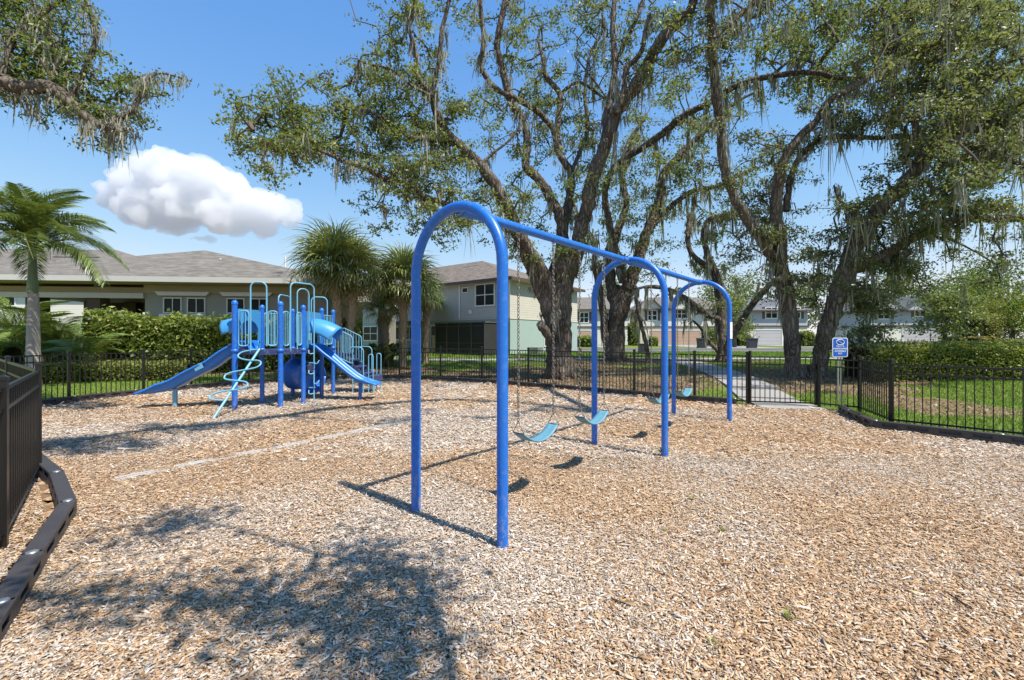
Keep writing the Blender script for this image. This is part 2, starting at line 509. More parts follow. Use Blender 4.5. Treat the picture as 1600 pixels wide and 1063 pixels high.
m.bump(sep.outputs[1], 0.8, 0.02)
tone = chip_tone(X.ravel(), Y.ravel())
mulch = np_mesh('mulch_bed', np.stack([X.ravel(), Y.ravel(), Zm.ravel()], -1), Fq, m.m, col=np.stack([tone] * 3, -1), smooth=True)
tag(mulch, 'flat bed of wood chip mulch filling the playground', kind='structure')

def scatter_chips(n, y0, y1, size, boxy, seed, wide=0.3, outside=False):
    r = np.random.default_rng(seed)
    y = y0 + (y1 - y0) * r.random(n * 2)
    half = 1.22 * np.maximum(y, 0) + wide
    xm = 1.22 * max(y1, 0) + wide
    x = (r.random(n * 2) * 2 - 1) * xm
    ok = (np.abs(x) < half) & (True if not outside else (np.abs(x) > 1.22 * np.maximum(y, 0) + 0.25) | (y < 1.66))
    x, y = x[ok], y[ok]
    d, i_ = dist_poly(x, y, PLAY)
    ok = (i_ & (d > 0.03)) | ((x < -1) & (y < 7.5) & (d < 1.3) & (d > 0.14))
    x, y = x[ok][:n], y[ok][:n]
    n = len(x)
    L = size * np.exp(r.normal(0, 0.5, n)) * np.where(r.random(n) < 0.03, 1.9, 1); W = L * r.uniform(0.2, 0.55, n); W = np.minimum(W, size * 0.55)
    yaw = r.random(n) * 2 * np.pi
    pit = r.normal(0, 0.15, n); rol = r.normal(0, 0.24, n)
    a = np.stack([np.cos(yaw) * np.cos(pit), np.sin(yaw) * np.cos(pit), np.sin(pit)], -1)
    s0 = np.stack([-np.sin(yaw), np.cos(yaw), np.zeros(n)], -1)
    u = np.cross(a, s0)
    b = s0 * np.cos(rol)[:, None] + u * np.sin(rol)[:, None]
    nrm = np.cross(a, b)
    z = mulch_z(x, y) + r.random(n) ** 2 * 0.016 + np.abs(np.sin(pit)) * L * 0.3
    c = np.stack([x, y, z], -1)
    hl, hw = (L / 2)[:, None], (W / 2)[:, None]
    k1, k2, k3, k4 = (r.uniform(0.55, 1.15, (n, 1)) for _ in range(4))
    bend = (r.normal(0, 0.12, (n, 1)) * hl)
    p = [c - a * hl * k1 - b * hw * k2 + nrm * bend, c + a * hl * k3 - b * hw * k4, c + a * hl * k1 + b * hw * k3 + nrm * bend, c - a * hl * k4 + b * hw * k1]
    g = chip_tone(x, y)
    q = r.random(n)
    pick = r.random(n) < (0.18 + 0.64 * g)
    fresh = np.array([(0.22, 0.12, 0.062), (0.40, 0.24, 0.125), (0.51, 0.33, 0.185), (0.59, 0.42, 0.26), (0.67, 0.52, 0.37)])
    grey = np.array([(0.24, 0.18, 0.14), (0.43, 0.355, 0.285), (0.54, 0.455, 0.375), (0.64, 0.565, 0.485), (0.75, 0.69, 0.62)])
    t = np.clip(q * 4, 0, 3.999); i0 = t.astype(int); ft = (t - i0)[:, None]
    cf = fresh[i0] * (1 - ft) + fresh[i0 + 1] * ft; cg = grey[i0] * (1 - ft) + grey[i0 + 1] * ft
    colr = np.where(pick[:, None], cg, cf) * r.uniform(0.85, 1.12, (n, 1))
    if boxy:
        th = (W * r.uniform(0.2, 0.5, n))[:, None]
        p += [w - nrm * th for w in p]
        V = np.stack(p, 1).reshape(-1, 3)
        base = (np.arange(n) * 8)[:, None, None]
        F = (np.array([[0, 1, 2, 3], [0, 4, 5, 1], [1, 5, 6, 2], [2, 6, 7, 3], [3, 7, 4, 0]])[None] + base).reshape(-1, 4)
        colr = np.repeat(colr, 8, 0)
    else:
        V = np.stack(p, 1).reshape(-1, 3)
        base = (np.arange(n) * 4)[:, None, None]
        F = (np.array([[0, 1, 2], [0, 2, 3]])[None] + base).reshape(-1, 3)
        colr = np.repeat(colr, 4, 0)
    return V, F, colr
mc = Mat('loose_wood_chip', 0.9, 0.15)
cc = mc.coord((1, 1, 1)); mc.color(mc.mix(0.35, mc.attr('Col'), mc.mix(mc.noise(cc, 130, 3), mc.attr('Col'), (0.2, 0.15, 0.11)), 'MIX'))
V, F, c = scatter_chips(82000, 1.65, 3.2, 0.0205, True, 1)
tag(np_mesh('near_wood_chips', V, F, mc.m, col=c), 'loose tan and grey wood chips covering the playground floor', kind='stuff')
parts = [scatter_chips(52000, -1.0, 6.0, 0.03, False, 17, 2.6, True), scatter_chips(90000, 1.65, 3.3, 0.016, False, 7), scatter_chips(250000, 3.1, 6.0, 0.021, False, 2), scatter_chips(130000, 5.8, 10.0, 0.033, False, 3), scatter_chips(60000, 9.7, 17.2, 0.055, False, 4)]
off = 0; VV, FF, CC = [], [], []
for V, F, c in parts:
    VV.append(V); FF.append(F + off); CC.append(c); off += len(V)
tag(np_mesh('wood_chips', np.vstack(VV), np.vstack(FF), mc.m, col=np.vstack(CC)), 'loose wood chips spread around the swings and slides', kind='stuff')

# ------------------------------------------------------------------ border timbers
def border_timber(a, b, label, group):
    a, b = Vector((*a, 0)), Vector((*b, 0))
    d = (b - a); L = d.length; d.normalize(); s = Vector((-d.y, d.x, 0))
    mid = (a + b) / 2
    z0 = min(tz(a.x, a.y), tz(b.x, b.y)) * 0.3
    w, h = 0.112, 0.145
    mb = MB()
    L2 = L + 0.035
    # top slab, bottom slab and the webs between the slots
    mb.bar(mid - d * L2 / 2 + Vector((0, 0, h - 0.017 + z0)), mid + d * L2 / 2 + Vector((0, 0, h - 0.017 + z0)), w, 0.034)
    mb.bar(mid - d * L2 / 2 + Vector((0, 0, 0.02 + z0)), mid + d * L2 / 2 + Vector((0, 0, 0.02 + z0)), w * 0.97, 0.09)
    ns = max(2, int(L / 0.3)); step = L2 / ns
    for k in range(ns + 1):
        c = mid + d * (-L2 / 2 + min(max(k * step, 0.05), L2 - 0.05))
        mb.box(c + Vector((0, 0, 0.09 + z0)), (0.13, w * 0.97, 0.07), rz=math.atan2(d.y, d.x))
    mb.box(mid + Vector((0, 0, 0.09 + z0)), (L2 * 0.97, w * 0.45, 0.068), rz=math.atan2(d.y, d.x))
    o = mb.build('border_timber', M['timber'], None, bevel=0.006)
    cap = MB().lathe(b + Vector((0, 0, h + z0)), [(0.034, -0.004), (0.034, 0.005), (0.022, 0.010), (0.01, 0.012), (0.0, 0.012)], 14).build('stake_cap', M['steel'], o)
    return tag(o, label, 'border timber', group)
for i in range(len(BORDER) - 1):
    x, y = BORDER[i]
    if i < 7: lab, grp = 'slotted black plastic border timber along the foot of the near black fence beside the mulch', 'border timbers by the near fence'
    elif y < 14 and x < -9: lab, grp = 'dark border timber below the fence beside the lawn left of the wavy slide', 'border timbers by the hedge lawn'
    elif x < -4.5: lab, grp = 'dark border timber behind the play structure at the edge of the mulch', 'border timbers behind the play structure'
    else: lab, grp = 'dark border timber at the foot of the back fence between oak and swings', 'border timbers along the back fence'
    border_timber(BORDER[i], BORDER[i + 1], lab, grp)
for i in range(len(RB) - 1):
    lab = 'dark slotted border timber running from the gate to the fence corner' if i < 2 else 'dark border timber under the fence in front of the sunny lawn'
    border_timber(RB[i], RB[i + 1], lab, 'border timbers at the gate' if i < 2 else 'border timbers by the sunny lawn')

# two flush pale strips crossing the mulch
for k, off_ in enumerate((0.0, 0.085)):
    a, b = G(184, 754), G(648, 658)
    d = (b - a).normalized(); s = Vector((-d.y, d.x, 0))
    if k == 0:
        strip = empty('edging_strip', a, 'long pale flush edging strip of two thin bars crossing the mulch', 'edging')
    nseg = 26
    rows = []
    for j in range(nseg + 1):
        q = a.lerp(b, j / nseg) + s * off_
        z = float(mulch_z(np.array([q.x]), np.array([q.y]))[0]) + 0.013 + 0.006 * math.sin(j * 1.7)
        rows.append([Vector((q.x, q.y, z - 0.04)), Vector((q.x, q.y, z)), Vector((q.x, q.y, z)) + s * 0.055, Vector((q.x, q.y, z - 0.04)) + s * 0.055])
    MB().sheet(rows, False).build('bar', M['strip'], strip)

# ------------------------------------------------------------------ fences
PICK = None
def fence(name, label, cat, pts, h=1.2, group=None, spacing=0.105, picket=True, closed_last=True, ground_z=None):
    root = empty(name, (pts[0][0], pts[0][1], 0), label, cat, group)
    global PICK
    if PICK is None:
        PICK = MB().box((0, 0, 0), (0.0155, 0.0155, 1.0)); me = bpy.data.meshes.new('picket'); me.from_pydata(PICK.v, [], PICK.f); me.materials.append(M['black']); PICK = me
        global POSTM
        mb = MB().box((0, 0, 0.5), (0.055, 0.055, 1.0))
        me = bpy.data.meshes.new('post'); me.from_pydata(mb.v, [], mb.f); me.materials.append(M['black']); POSTM = me
        global CAPM
        mb = MB().box((0, 0, 0.012), (0.066, 0.066, 0.024)); mb.add([(-.033, -.033, .024), (.033, -.033, .024), (.033, .033, .024), (-.033, .033, .024), (0, 0, .042)], [(0, 1, 4), (1, 2, 4), (2, 3, 4), (3, 0, 4)])
        me = bpy.data.meshes.new('post_cap'); me.from_pydata(mb.v, [], mb.f); me.materials.append(M['black']); CAPM = me
    def zf(p): return tz(p[0], p[1]) if ground_z is None else ground_z
    for i, p in enumerate(pts):
        z = zf(p)
        a = pts[max(i - 1, 0)]; b = pts[min(i + 1, len(pts) - 1)]
        rz = math.atan2(b[1] - a[1], b[0] - a[0])
        po = bpy.data.objects.new('post', POSTM); po.location = (p[0], p[1], z - 0.05); po.scale = (1, 1, h + 0.09); po.rotation_euler = (0, 0, rz); link(po, root)
        co_ = bpy.data.objects.new('post_cap', CAPM); co_.location = (p[0], p[1], z + h + 0.04); co_.rotation_euler = (0, 0, rz); link(co_, root)
    for i in range(len(pts) - 1):
        a = Vector((*pts[i], zf(pts[i]))); b = Vector((*pts[i + 1], zf(pts[i + 1])))
        d = (b - a); L = d.length; rz = math.atan2(d.y, d.x); e = d.normalized() * 0.028
        for zr in (0.10, h - 0.19, h - 0.03):
            MB().bar(a + e + Vector((0, 0, zr)), b - e + Vector((0, 0, zr)), 0.027, 0.03).build('rail', M['black'], root)
        n = max(1, round(L / spacing))
        for k in range(1, n):
            q = a.lerp(b, k / n)
            o = bpy.data.objects.new('picket', PICK)
            o.location = (q.x, q.y, q.z + (h - 0.045 + 0.06) / 2); o.scale = (1, 1, h - 0.045 - 0.06); o.rotation_euler = (0, 0, rz)
            link(o, root)
    return root

def resample(poly, step):
    out = [poly[0]]
    for a, b in zip(poly[:-1], poly[1:]):
        L = math.hypot(b[0] - a[0], b[1] - a[1]); n = max(1, round(L / step))
        out += [(a[0] + (b[0] - a[0]) * k / n, a[1] + (b[1] - a[1]) * k / n) for k in range(1, n + 1)]
    return out
fence('metal_fence', 'black picket fence rising beside the slotted plastic timbers, seen almost edge on', 'fence',
      [(-2.95, 1.85), (-3.91, 3.34), (-5.55, 5.1), (-8.05, 6.95), (-10.0, 8.4), (-11.75, 9.45)], 1.25, spacing=0.128)
BACKF = [(-11.75, 9.45), (-11.27, 11.07), (-10.72, 12.66), (-10.25, 13.9), (-9.25, 15.3), (-7.9, 16.35), (-6.2, 17.15), (-4.5, 17.4), (-2.75, 16.75), (-1.1, 15.85),
         (0.55, 14.6), (2.1, 13.4), (3.45, 12.28), (4.7, 11.2), (5.58, 10.32)]
fence('metal_fence', 'long black picket fence curving behind the play structure and the swings up to the gate', 'fence', BACKF, 1.2, spacing=0.112)
fence('metal_fence', 'short black picket fence beside the blue sign, turning a corner before the lawn', 'fence',
      [(7.06, 10.0), (7.55, 9.45), (7.0, 8.03), (8.15, 6.8), (9.4, 5.55), (10.6, 4.3)], 1.14)
# the gate between its two posts
gate = empty('metal_gate', GATE_L, 'black picket gate with latch standing at the end of the concrete path', 'gate')
ga, gb = GATE_L.lerp(GATE_R, 0.04), GATE_L.lerp(GATE_R, 0.955)
MB().bar(ga + Vector((0, 0, 0.06)), ga + Vector((0, 0, 1.3)), 0.045, 0.045).build('stile', M['black'], gate)
MB().bar(gb + Vector((0, 0, 0.06)), gb + Vector((0, 0, 1.22)), 0.045, 0.045).build('stile', M['black'], gate)
ge = (gb - ga).normalized() * 0.025
for zr in (0.1, 0.98, 1.15):
    MB().bar(ga + ge + Vector((0, 0, zr)), gb - ge + Vector((0, 0, zr)), 0.027, 0.032).build('rail', M['black'], gate)
for k in range(1, 13):
    q = ga.lerp(gb, k / 13)
    o = bpy.data.objects.new('picket', PICK); o.location = (q.x, q.y, 0.61); o.scale = (1, 1, 1.06); o.rotation_euler = (0, 0, -0.21); link(o, gate)
MB().box(gb + Vector((0.03, -0.03, 0.95)), (0.05, 0.06, 0.14), rz=-0.21).build('latch', M['black'], gate)

# ------------------------------------------------------------------ concrete path, pavement, road, drives
m = Mat('pale_concrete', 0.9, 0.2)
co = m.coord(); nA = m.noise(co, 0.8, 5); nB = m.noise(co, 30, 4)
m.color(m.mix(nA, m.mix(nB, (0.23, 0.22, 0.21), (0.31, 0.30, 0.285)), m.mix(nB, (0.3, 0.29, 0.275), (0.38, 0.365, 0.345))))
m.bump(nB, 0.2, 0.01)
M['concrete'] = m.m
m = Mat('asphalt', 0.95, 0.2)
co = m.coord(); m.color(m.mix(m.noise(co, 40, 4), (0.07, 0.07, 0.07), (0.14, 0.135, 0.13)))
M['asphalt'] = m.m
def slab_walk(name, pts, width, step, label):
    root = tag(empty(name, (pts[0][0], pts[0][1], 0)), label, kind='structure')
    c = catmull(pts, 24)
    s = np.concatenate([[0], np.cumsum(np.hypot(*(c[1:] - c[:-1]).T))])
    n = int(s[-1] / step)
    for k in range(n):
        e = []
        for t in (k * step + 0.006, (k + 1) * step - 0.006):
            q = np.array([np.interp(t, s, c[:, 0]), np.interp(t, s, c[:, 1])])
            q2 = np.array([np.interp(min(t + .05, s[-1]), s, c[:, 0]), np.interp(min(t + .05, s[-1]), s, c[:, 1])]); q1 = np.array([np.interp(t - .05, s, c[:, 0]), np.interp(t - .05, s, c[:, 1])])
            d = (q2 - q1) / np.linalg.norm(q2 - q1); nn_ = np.array([-d[1], d[0]])
            e.append((q - nn_ * width / 2, q + nn_ * width / 2))
        quad = [e[0][0], e[1][0], e[1][1], e[0][1]]
        cq = np.mean(quad, 0)
        zt = [max(tz(*p), tz(*cq)) + 0.022 for p in quad]
        vs = [(p[0], p[1], z - 0.1) for p, z in zip(quad, zt)] + [(p[0], p[1], z) for p, z in zip(quad, zt)]
        MB().add(vs, [(0, 3, 2, 1), (4, 5, 6, 7), (0, 1, 5, 4), (1, 2, 6, 5), (2, 3, 7, 6), (3, 0, 4, 7)]).build('paving_slab', M['concrete'], root)
    return root
slab_walk('path', [tuple(p) for p in PATH], 1.3, 1.5, 'concrete path leading from the gate to the pavement')
slab_walk('pavement', [(-22, WALK_Y + 0.3), (8.9, WALK_Y + 0.1), (45, WALK_Y - 0.3)], 1.45, 1.6, 'concrete pavement crossing the lawn between the oaks')
road = MB()
rows = [[Vector((x, 35.0, tz(x, 35) + 0.012)), Vector((x, 42.0, tz(x, 42) + 0.012))] for x in range(2, 140, 6)]
tag(road.sheet(rows).build('road', M['asphalt']), 'grey street in front of the far houses', kind='structure')
for yk in (34.85, 42.15):
    tag(MB().box((70, yk, 0.45), (136, 0.3, 0.22)).build('kerb', M['concrete']), 'pale kerb beside the street', kind='structure')

# ------------------------------------------------------------------ lawn blades
def blades(n, x0, x1, y0, y1, seed, hgt, wid):
    r = np.random.default_rng(seed)
    x = r.uniform(x0, x1, n); y = r.uniform(y0, y1, n)
    d, i_ = dist_poly(x, y, PLAY)
    ok = (~i_) & (d > 0.12) & (np.abs(x) < 1.25 * y + 1) & (r.random(n) > bed_mask(x, y) * 1.05)
    dp, _ = dist_poly(x, y, PATH, False)
    ok &= (dp > 0.8) & (np.abs(y - WALK_Y) > 0.85)
    x, y = x[ok], y[ok]; n = len(x)
    z = terrain(x, y) - 0.004
    h = hgt * r.uniform(0.5, 1.3, n) * (1 + 0.9 * np.exp(-(np.minimum(d[ok], 3) - 0.12) / 0.12) * 0.4)
    yaw = r.random(n) * 6.283; lean = r.normal(0, 0.35, (n, 2)) * h[:, None]
    dx, dy = np.cos(yaw) * wid / 2, np.sin(yaw) * wid / 2
    V = np.stack([np.stack([x - dx, y - dy, z], -1), np.stack([x + dx, y + dy, z], -1), np.stack([x + lean[:, 0], y + lean[:, 1], z + h], -1)], 1).reshape(-1, 3)
    F = np.arange(3 * n).reshape(n, 3)
    base = np.array([(0.085, 0.18, 0.018), (0.13, 0.24, 0.028), (0.2, 0.29, 0.045), (0.28, 0.3, 0.09)])
    k = np.clip(fbm(x * 0.6, y * 0.6, 77) * 2.2 - 0.3 + r.normal(0, 0.55, n), 0, 2.99)
    i0 = k.astype(int); f = (k - i0)[:, None]
    c = np.repeat((base[i0] * (1 - f) + base[i0 + 1] * f) * r.uniform(0.8, 1.2, (n, 1)), 3, 0)
    return V, F, c
gs = [blades(70000, 6.3, 19, 5, 13.6, 5, 0.06, 0.014), blades(75000, -15, 6, 9, 19, 6, 0.06, 0.016), blades(70000, -8, 24, 13, 24, 8, 0.065, 0.024), blades(45000, -14, 45, 24.8, 35, 9, 0.08, 0.05)]
off = 0; VV, FF, CC = [], [], []
for V, F, c in gs:
    VV.append(V); FF.append(F + off); CC.append(c); off += len(V)
tag(np_mesh('grass', np.vstack(VV), np.vstack(FF), M['grass'], col=np.vstack(CC)), 'short green lawn grass beyond the fence', kind='stuff')
# ------------------------------------------------------------------ swing set
def SP(t, u=0.0, z=0.0):
    return Vector((SW0[0] + SWD[0] * t + SWN[0] * u, SW0[1] + SWD[1] * t + SWN[1] * u, z))
swing_set = empty('swing_set', SP(0), 'tall blue steel swing frame with three arched supports and two bays', 'swing set')
PR = 0.0445
for i in range(3):
    t = BAY * i
    r = WID / 2; zc = SWH - r
    pts = [SP(t, -r, -0.25), SP(t, -r, 0.6), SP(t, -r, 1.4)] + [SP(t, -r * math.cos(a), zc + r * math.sin(a)) for a in np.linspace(0, math.pi, 33)] + [SP(t, r, 1.4), SP(t, r, 0.6), SP(t, r, -0.25)]
    MB().tube(pts, PR, 24).build('arch', M['blue'], swing_set)
for i in range(2):
    a, b = SP(BAY * i + 0.02, 0, SWH - 0.012), SP(BAY * (i + 1) - 0.02, 0, SWH - 0.012)
    beam = MB().tube([a, a.lerp(b, 0.5), b], PR * 0.97, 24).build('beam', M['blue'], swing_set)
    for t in (0.13, BAY - 0.13):
        MB().tube([SP(BAY * i + t - 0.06, 0, SWH - 0.012), SP(BAY * i + t + 0.06, 0, SWH - 0.012)], PR * 1.14, 24).build('sleeve', M['blue'], beam)
        for dt in (-0.035, 0.035):
            q_ = SP(BAY * i + t + dt, 0.0, SWH - 0.012) + Vector((SWN[0], SWN[1], 0)) * PR * 1.12
            MB().tube([q_, q_ + Vector((SWN[0], SWN[1], 0)) * 0.012], 0.011, 6).build('bolt', M['steel'], beam)
            q_ = SP(BAY * i + t + dt, 0.0, SWH - 0.012 - PR * 1.12)
            MB().tube([q_, q_ - Vector((0, 0, 0.012))], 0.011, 6).build('bolt', M['steel'], beam)
st_ = SP(2 * BAY, WID / 2, 1.75)
MB().box(st_ + Vector((0.012, -0.0445, 0)), (0.055, 0.004, 0.32), rz=0.25).build('label_sticker', M['signwhite'], swing_set)

def chain_mesh(p0, p1):
    """links of bent rod, every second one turned"""
    mb = MB()
    d = p1 - p0; L = d.length; d.normalize()
    pitch = 0.034; n = int(L / pitch)
    s0 = Vector((SWD[0], SWD[1], 0)); s0 = (s0 - d * s0.dot(d)).normalized(); s1 = d.cross(s0)
    for k in range(n):
        c = p0 + d * (k + 0.5) * (L / n)
        s = s0 if k % 2 else s1
        ring = []
        for j in range(8):
            a = 2 * math.pi * j / 8
            ring.append(c + d * math.cos(a) * 0.0225 + s * math.sin(a) * 0.0125)
        mb.tube(ring, 0.0042, 4, closed=True)
    return mb
SW_LAB = ['light blue belt swing beside the end arch farthest from the gate', 'light blue belt swing next to the middle arch on its side away from the gate', 'light blue belt swing next to the middle arch on its gate side', 'light blue belt swing beside the end arch closest to the gate']
for k, t in enumerate(SWING_T):
    root = empty('swing', SP(t, 0, 0.5), SW_LAB[k], 'swing', 'belt swings')
    hw = 0.305
    zs = 0.66
    tilt = 0.03 * (k % 2)
    for sgn in (-1, 1):
        top = SP(t + sgn * hw, 0, SWH - 0.06)
        hk = SP(t + sgn * hw, 0.0, zs + 0.115)
        hanger = MB().tube([top + Vector((0, 0, 0.055)), top], 0.011, 8).tube([SP(t + sgn * hw - 0.014, 0, SWH - 0.062), SP(t + sgn * hw + 0.014, 0, SWH - 0.062)], 0.014, 8).build('pivot', M['steel'], root)
        chain_mesh(top, hk).build('chain', M['rust'], root)
        e0, e1 = SP(t + sgn * hw, -0.07, zs), SP(t + sgn * hw, 0.07, zs)
        MB().tube([hk, e0, e1], 0.006, 6, closed=True).build('hanger', M['rust'], root)
    rows = []
    for s in np.linspace(-1, 1, 15):
        sag = 0.12 * (1 - abs(s) ** 2.2)
        wdt = 0.068 + 0.012 * (1 - s * s)
        rows.append([SP(t + s * hw, u * wdt, zs - 0.008 - sag + 0.008 * u * u) for u in (-1, -0.5, 0, 0.5, 1)])
    MB().sheet(rows).build('seat', M['seat'], root, solid=0.012)

# ------------------------------------------------------------------ play structure
PA, PB, PC, PD, PE, PF, PG = (-6.25, 9.81), (-5.36, 10.08), (-6.12, 10.66), (-5.13, 10.7), (-6.12, 12.15), (-5.18, 11.85), (-5.16, 12.55)
play = empty('play_structure', (-5.7, 11.0, 0), 'blue playground climbing structure with two slides, deck, railings and light blue hoods', 'play structure')
DZ = 1.32
for k, p in enumerate((PA, PB, PC, PD, PE, PF, PG)):
    r = 0.058 if k < 2 else 0.052
    top = 2.36 + (0.04 if k < 2 else 0)
    po = MB().tube([(p[0], p[1], -0.2), (p[0], p[1], 1.0), (p[0], p[1], top)], r, 18, caps=True).build('post', M['deepblue'], play)
    MB().lathe((p[0], p[1], top - 0.015), [(r * 1.12, -0.03), (r * 1.15, 0.01), (r * 1.0, 0.035), (r * 0.6, 0.06), (0.0, 0.07)], 18).build('cap', M['blue'], po)
    MB().lathe((p[0], p[1], DZ), [(r, -0.05), (r * 1.22, -0.05), (r * 1.22, 0.03), (r, 0.03)], 18).build('collar', M['blue'], po)
deck_pts = [PA, PB, PD, PF, PG, PE, PC]
MB().poly(deck_pts, DZ - 0.06, DZ).build('deck', M['navy'], play, bevel=0.006)
for a, b in zip(deck_pts, deck_pts[1:] + deck_pts[:1]):
    MB().bar((a[0], a[1], DZ - 0.05), (b[0], b[1], DZ - 0.05), 0.03, 0.11).build('deck_edge', M['navy'], play)

def lerp2(a, b, t): return (a[0] + (b[0] - a[0]) * t, a[1] + (b[1] - a[1]) * t)
def rail_panel(a, b, t0, t1, z0=1.42, z1=2.22, nb=4, mat='cyan', slope=0.0):
    """tube frame with rounded corners and upright bars"""
    p, q = lerp2(a, b, t0), lerp2(a, b, t1)
    def at(s, z): x = lerp2(p, q, s); return Vector((x[0], x[1], z + slope * s))
    c = 0.06 / max(0.1, math.hypot(q[0] - p[0], q[1] - p[1]))
    fr = [at(0, z1 - .06), at(c * .3, z1 - .018), at(c, z1), at(1 - c, z1), at(1 - c * .3, z1 - .018), at(1, z1 - .06), at(1, z0 + .06), at(1 - c * .3, z0 + .018), at(1 - c, z0), at(c, z0), at(c * .3, z0 + .018), at(0, z0 + .06)]
    o = MB().tube(fr, 0.014, 8, closed=True).build('guard_rail', M[mat], play)
    for k in range(1, nb + 1):
        MB().tube([at(k / (nb + 1), z0), at(k / (nb + 1), z1)], 0.0095, 8).build('bar', M[mat], o)
    return o
def arch_rail(p, q, z0p, z0q, zt, mat='cyan', r=0.017):
    p, q = Vector((*p, 0)), Vector((*q, 0))
    w = (q - p).length; cr = min(0.13, w / 2 * 0.95); u = (q - p).normalized()
    pts = [p + Vector((0, 0, z0p))] + [p + u * (cr - cr * math.cos(a)) + Vector((0, 0, zt - cr + cr * math.sin(a))) for a in np.linspace(0, math.pi / 2, 7)] + \
          [q - u * (cr - cr * math.sin(a)) + Vector((0, 0, zt - cr + cr * math.cos(a))) for a in np.linspace(0, math.pi / 2, 7)] + [q + Vector((0, 0, z0q))]
    return MB().tube(pts, r, 10).build('arch_rail', M[mat], play)
# front edge between the two thick posts
rail_panel(PA, PB, 0.08, 0.30, nb=2); rail_panel(PA, PB, 0.72, 0.93, nb=2)
arch_rail(lerp2(PA, PB, 0.34), lerp2(PA, PB, 0.69), DZ - 0.05, 1.42, 2.88)
rail_panel(PC, PE, 0.06, 0.46, nb=5); arch_rail(lerp2(PC, PE, 0.5), lerp2(PC, PE, 0.9), DZ, DZ, 2.74)
rail_panel(PE, PG, 0.08, 0.42, nb=4); arch_rail(lerp2(PE, PG, 0.45), lerp2(PE, PG, 0.85), DZ, DZ, 2.76)
rail_panel(PB, PD, 0.1, 0.36, nb=2); rail_panel(PB, PD, 0.7, 0.92, nb=2)
rail_panel(PF, PG, 0.1, 0.9, nb=5)
# upright hook ladder with hand arches
ld = Vector((-4.95, 10.88, 0)); dk = lerp2(PB, PD, 0.42)
arch_rail(dk, (ld.x, ld.y), DZ - 0.05, -0.1, 2.93)
dk2 = lerp2(PB, PD, 0.72); arch_rail(dk2, (dk2[0] + 0.17, dk2[1] + 0.24), DZ, 1.55, 2.80, r=0.015)
for k in range(5):
    z = 0.22 + k * 0.25
    s = 1 if k % 2 else -1
    MB().tube([ld + Vector((0, 0, z)), ld + Vector((0.05 * s, -0.06, z - 0.02)), ld + Vector((0.11 * s, -0.05, z)), ld + Vector((0.13 * s, 0, z + 0.07))], 0.013, 8).build('step_hook', M['cyan'], play)
for z in (0.36, 0.98):
    MB().bar((ld.x - .13, ld.y, z), (ld.x + .03, ld.y, z), 0.02, 0.025).build('ladder_tie', M['cyan'], play)
# serpentine climber
base, topc = Vector((-5.92, 8.56, -0.05)), Vector((-5.76, 9.93, DZ + 0.03))
MB().tube([base, base.lerp(topc, 0.5), topc], 0.026, 12).build('climber_pole', M['cyan'], play)
loop = []
ext = [(0.97, 0), (0.955, -0.16), (0.93, -0.30), (0.895, -0.355), (0.855, -0.33), (0.82, -0.2), (0.80, 0), (0.80, 0.15), (0.775, 0.25), (0.735, 0.275), (0.695, 0.22), (0.665, 0.05),
       (0.645, -0.1), (0.62, -0.26), (0.58, -0.33), (0.535, -0.29), (0.515, -0.13), (0.505, 0.05), (0.49, 0.2), (0.455, 0.28), (0.41, 0.25), (0.385, 0.1), (0.37, -0.08), (0.345, -0.25), (0.305, -0.335), (0.265, -0.3), (0.25, -0.15), (0.245, 0.0)]
for t, u in ext: loop.append(tuple(base.lerp(topc, t) + Vector((u, -0.015, 0.035))))
MB().tube([Vector(p) for p in catmull(loop, 4)], 0.0175, 8).build('serpentine_rung', M['cyan'], play)

def slide(path, half, name, mat, wall=0.19):
    """trough with rolled rims swept along path"""
    pts = catmull([tuple(p) for p in path], 7)
    rows = []
    for i, p in enumerate(pts):
        t = pts[min(i + 1, len(pts) - 1)] - pts[max(i - 1, 0)]
        t = Vector(t).normalized()
        s = Vector((t.y, -t.x, 0)).normalized()
        u = s.cross(t)
        f = i / (len(pts) - 1)
        hgt = wall * (1 if f < 0.86 else 1 - (f - 0.86) / 0.14 * 0.75)
        prof = [(-half - 0.05, hgt - 0.045), (-half - 0.045, hgt - 0.008), (-half - 0.02, hgt), (-half, hgt - 0.02), (-half + 0.01, hgt * 0.5), (-half + 0.045, 0.02), (-half * 0.5, 0), (0, -0.006), (half * 0.5, 0), (half - 0.045, 0.02), (half - 0.01, hgt * 0.5), (half, hgt - 0.02), (half + 0.02, hgt), (half + 0.045, hgt - 0.008), (half + 0.05, hgt - 0.045)]
        rows.append([Vector(p) + s * a + u * b for a, b in prof])
    return MB().sheet(rows).build(name, M[mat], play, solid=0.014)
am, dm = lerp2(PA, PC, 0.5), lerp2(PD, PF, 0.52)
slide([(am[0] + .1, am[1], 1.34), (am[0] - .12, am[1], 1.33), (-6.6, 10.2, 1.16), (-6.92, 10.17, 0.92), (-7.15, 10.15, 0.80), (-7.38, 10.13, 0.68), (-7.75, 10.1, 0.47), (-8.1, 10.07, 0.36), (-8.52, 10.03, 0.31)], 0.225, 'slide_chute', 'slide')
slide([(dm[0] - .08, dm[1] - .02, 1.34), (dm[0] + .12, dm[1], 1.31), (-4.75, 11.29, 1.08), (-4.42, 11.3, 0.80), (-4.1, 11.31, 0.55), (-3.85, 11.32, 0.43), (-3.47, 11.35, 0.39)], 0.235, 'slide_chute', 'slide', 0.115)
MB().tube([(-7.82, 10.1, -0.1), (-7.82, 10.1, 0.42)], 0.05, 12).build('slide_support', M['cyan'], play)
MB().tube([(-3.95, 11.32, -0.1), (-3.95, 11.32, 0.44)], 0.045, 12).build('slide_support', M['deepblue'], play)
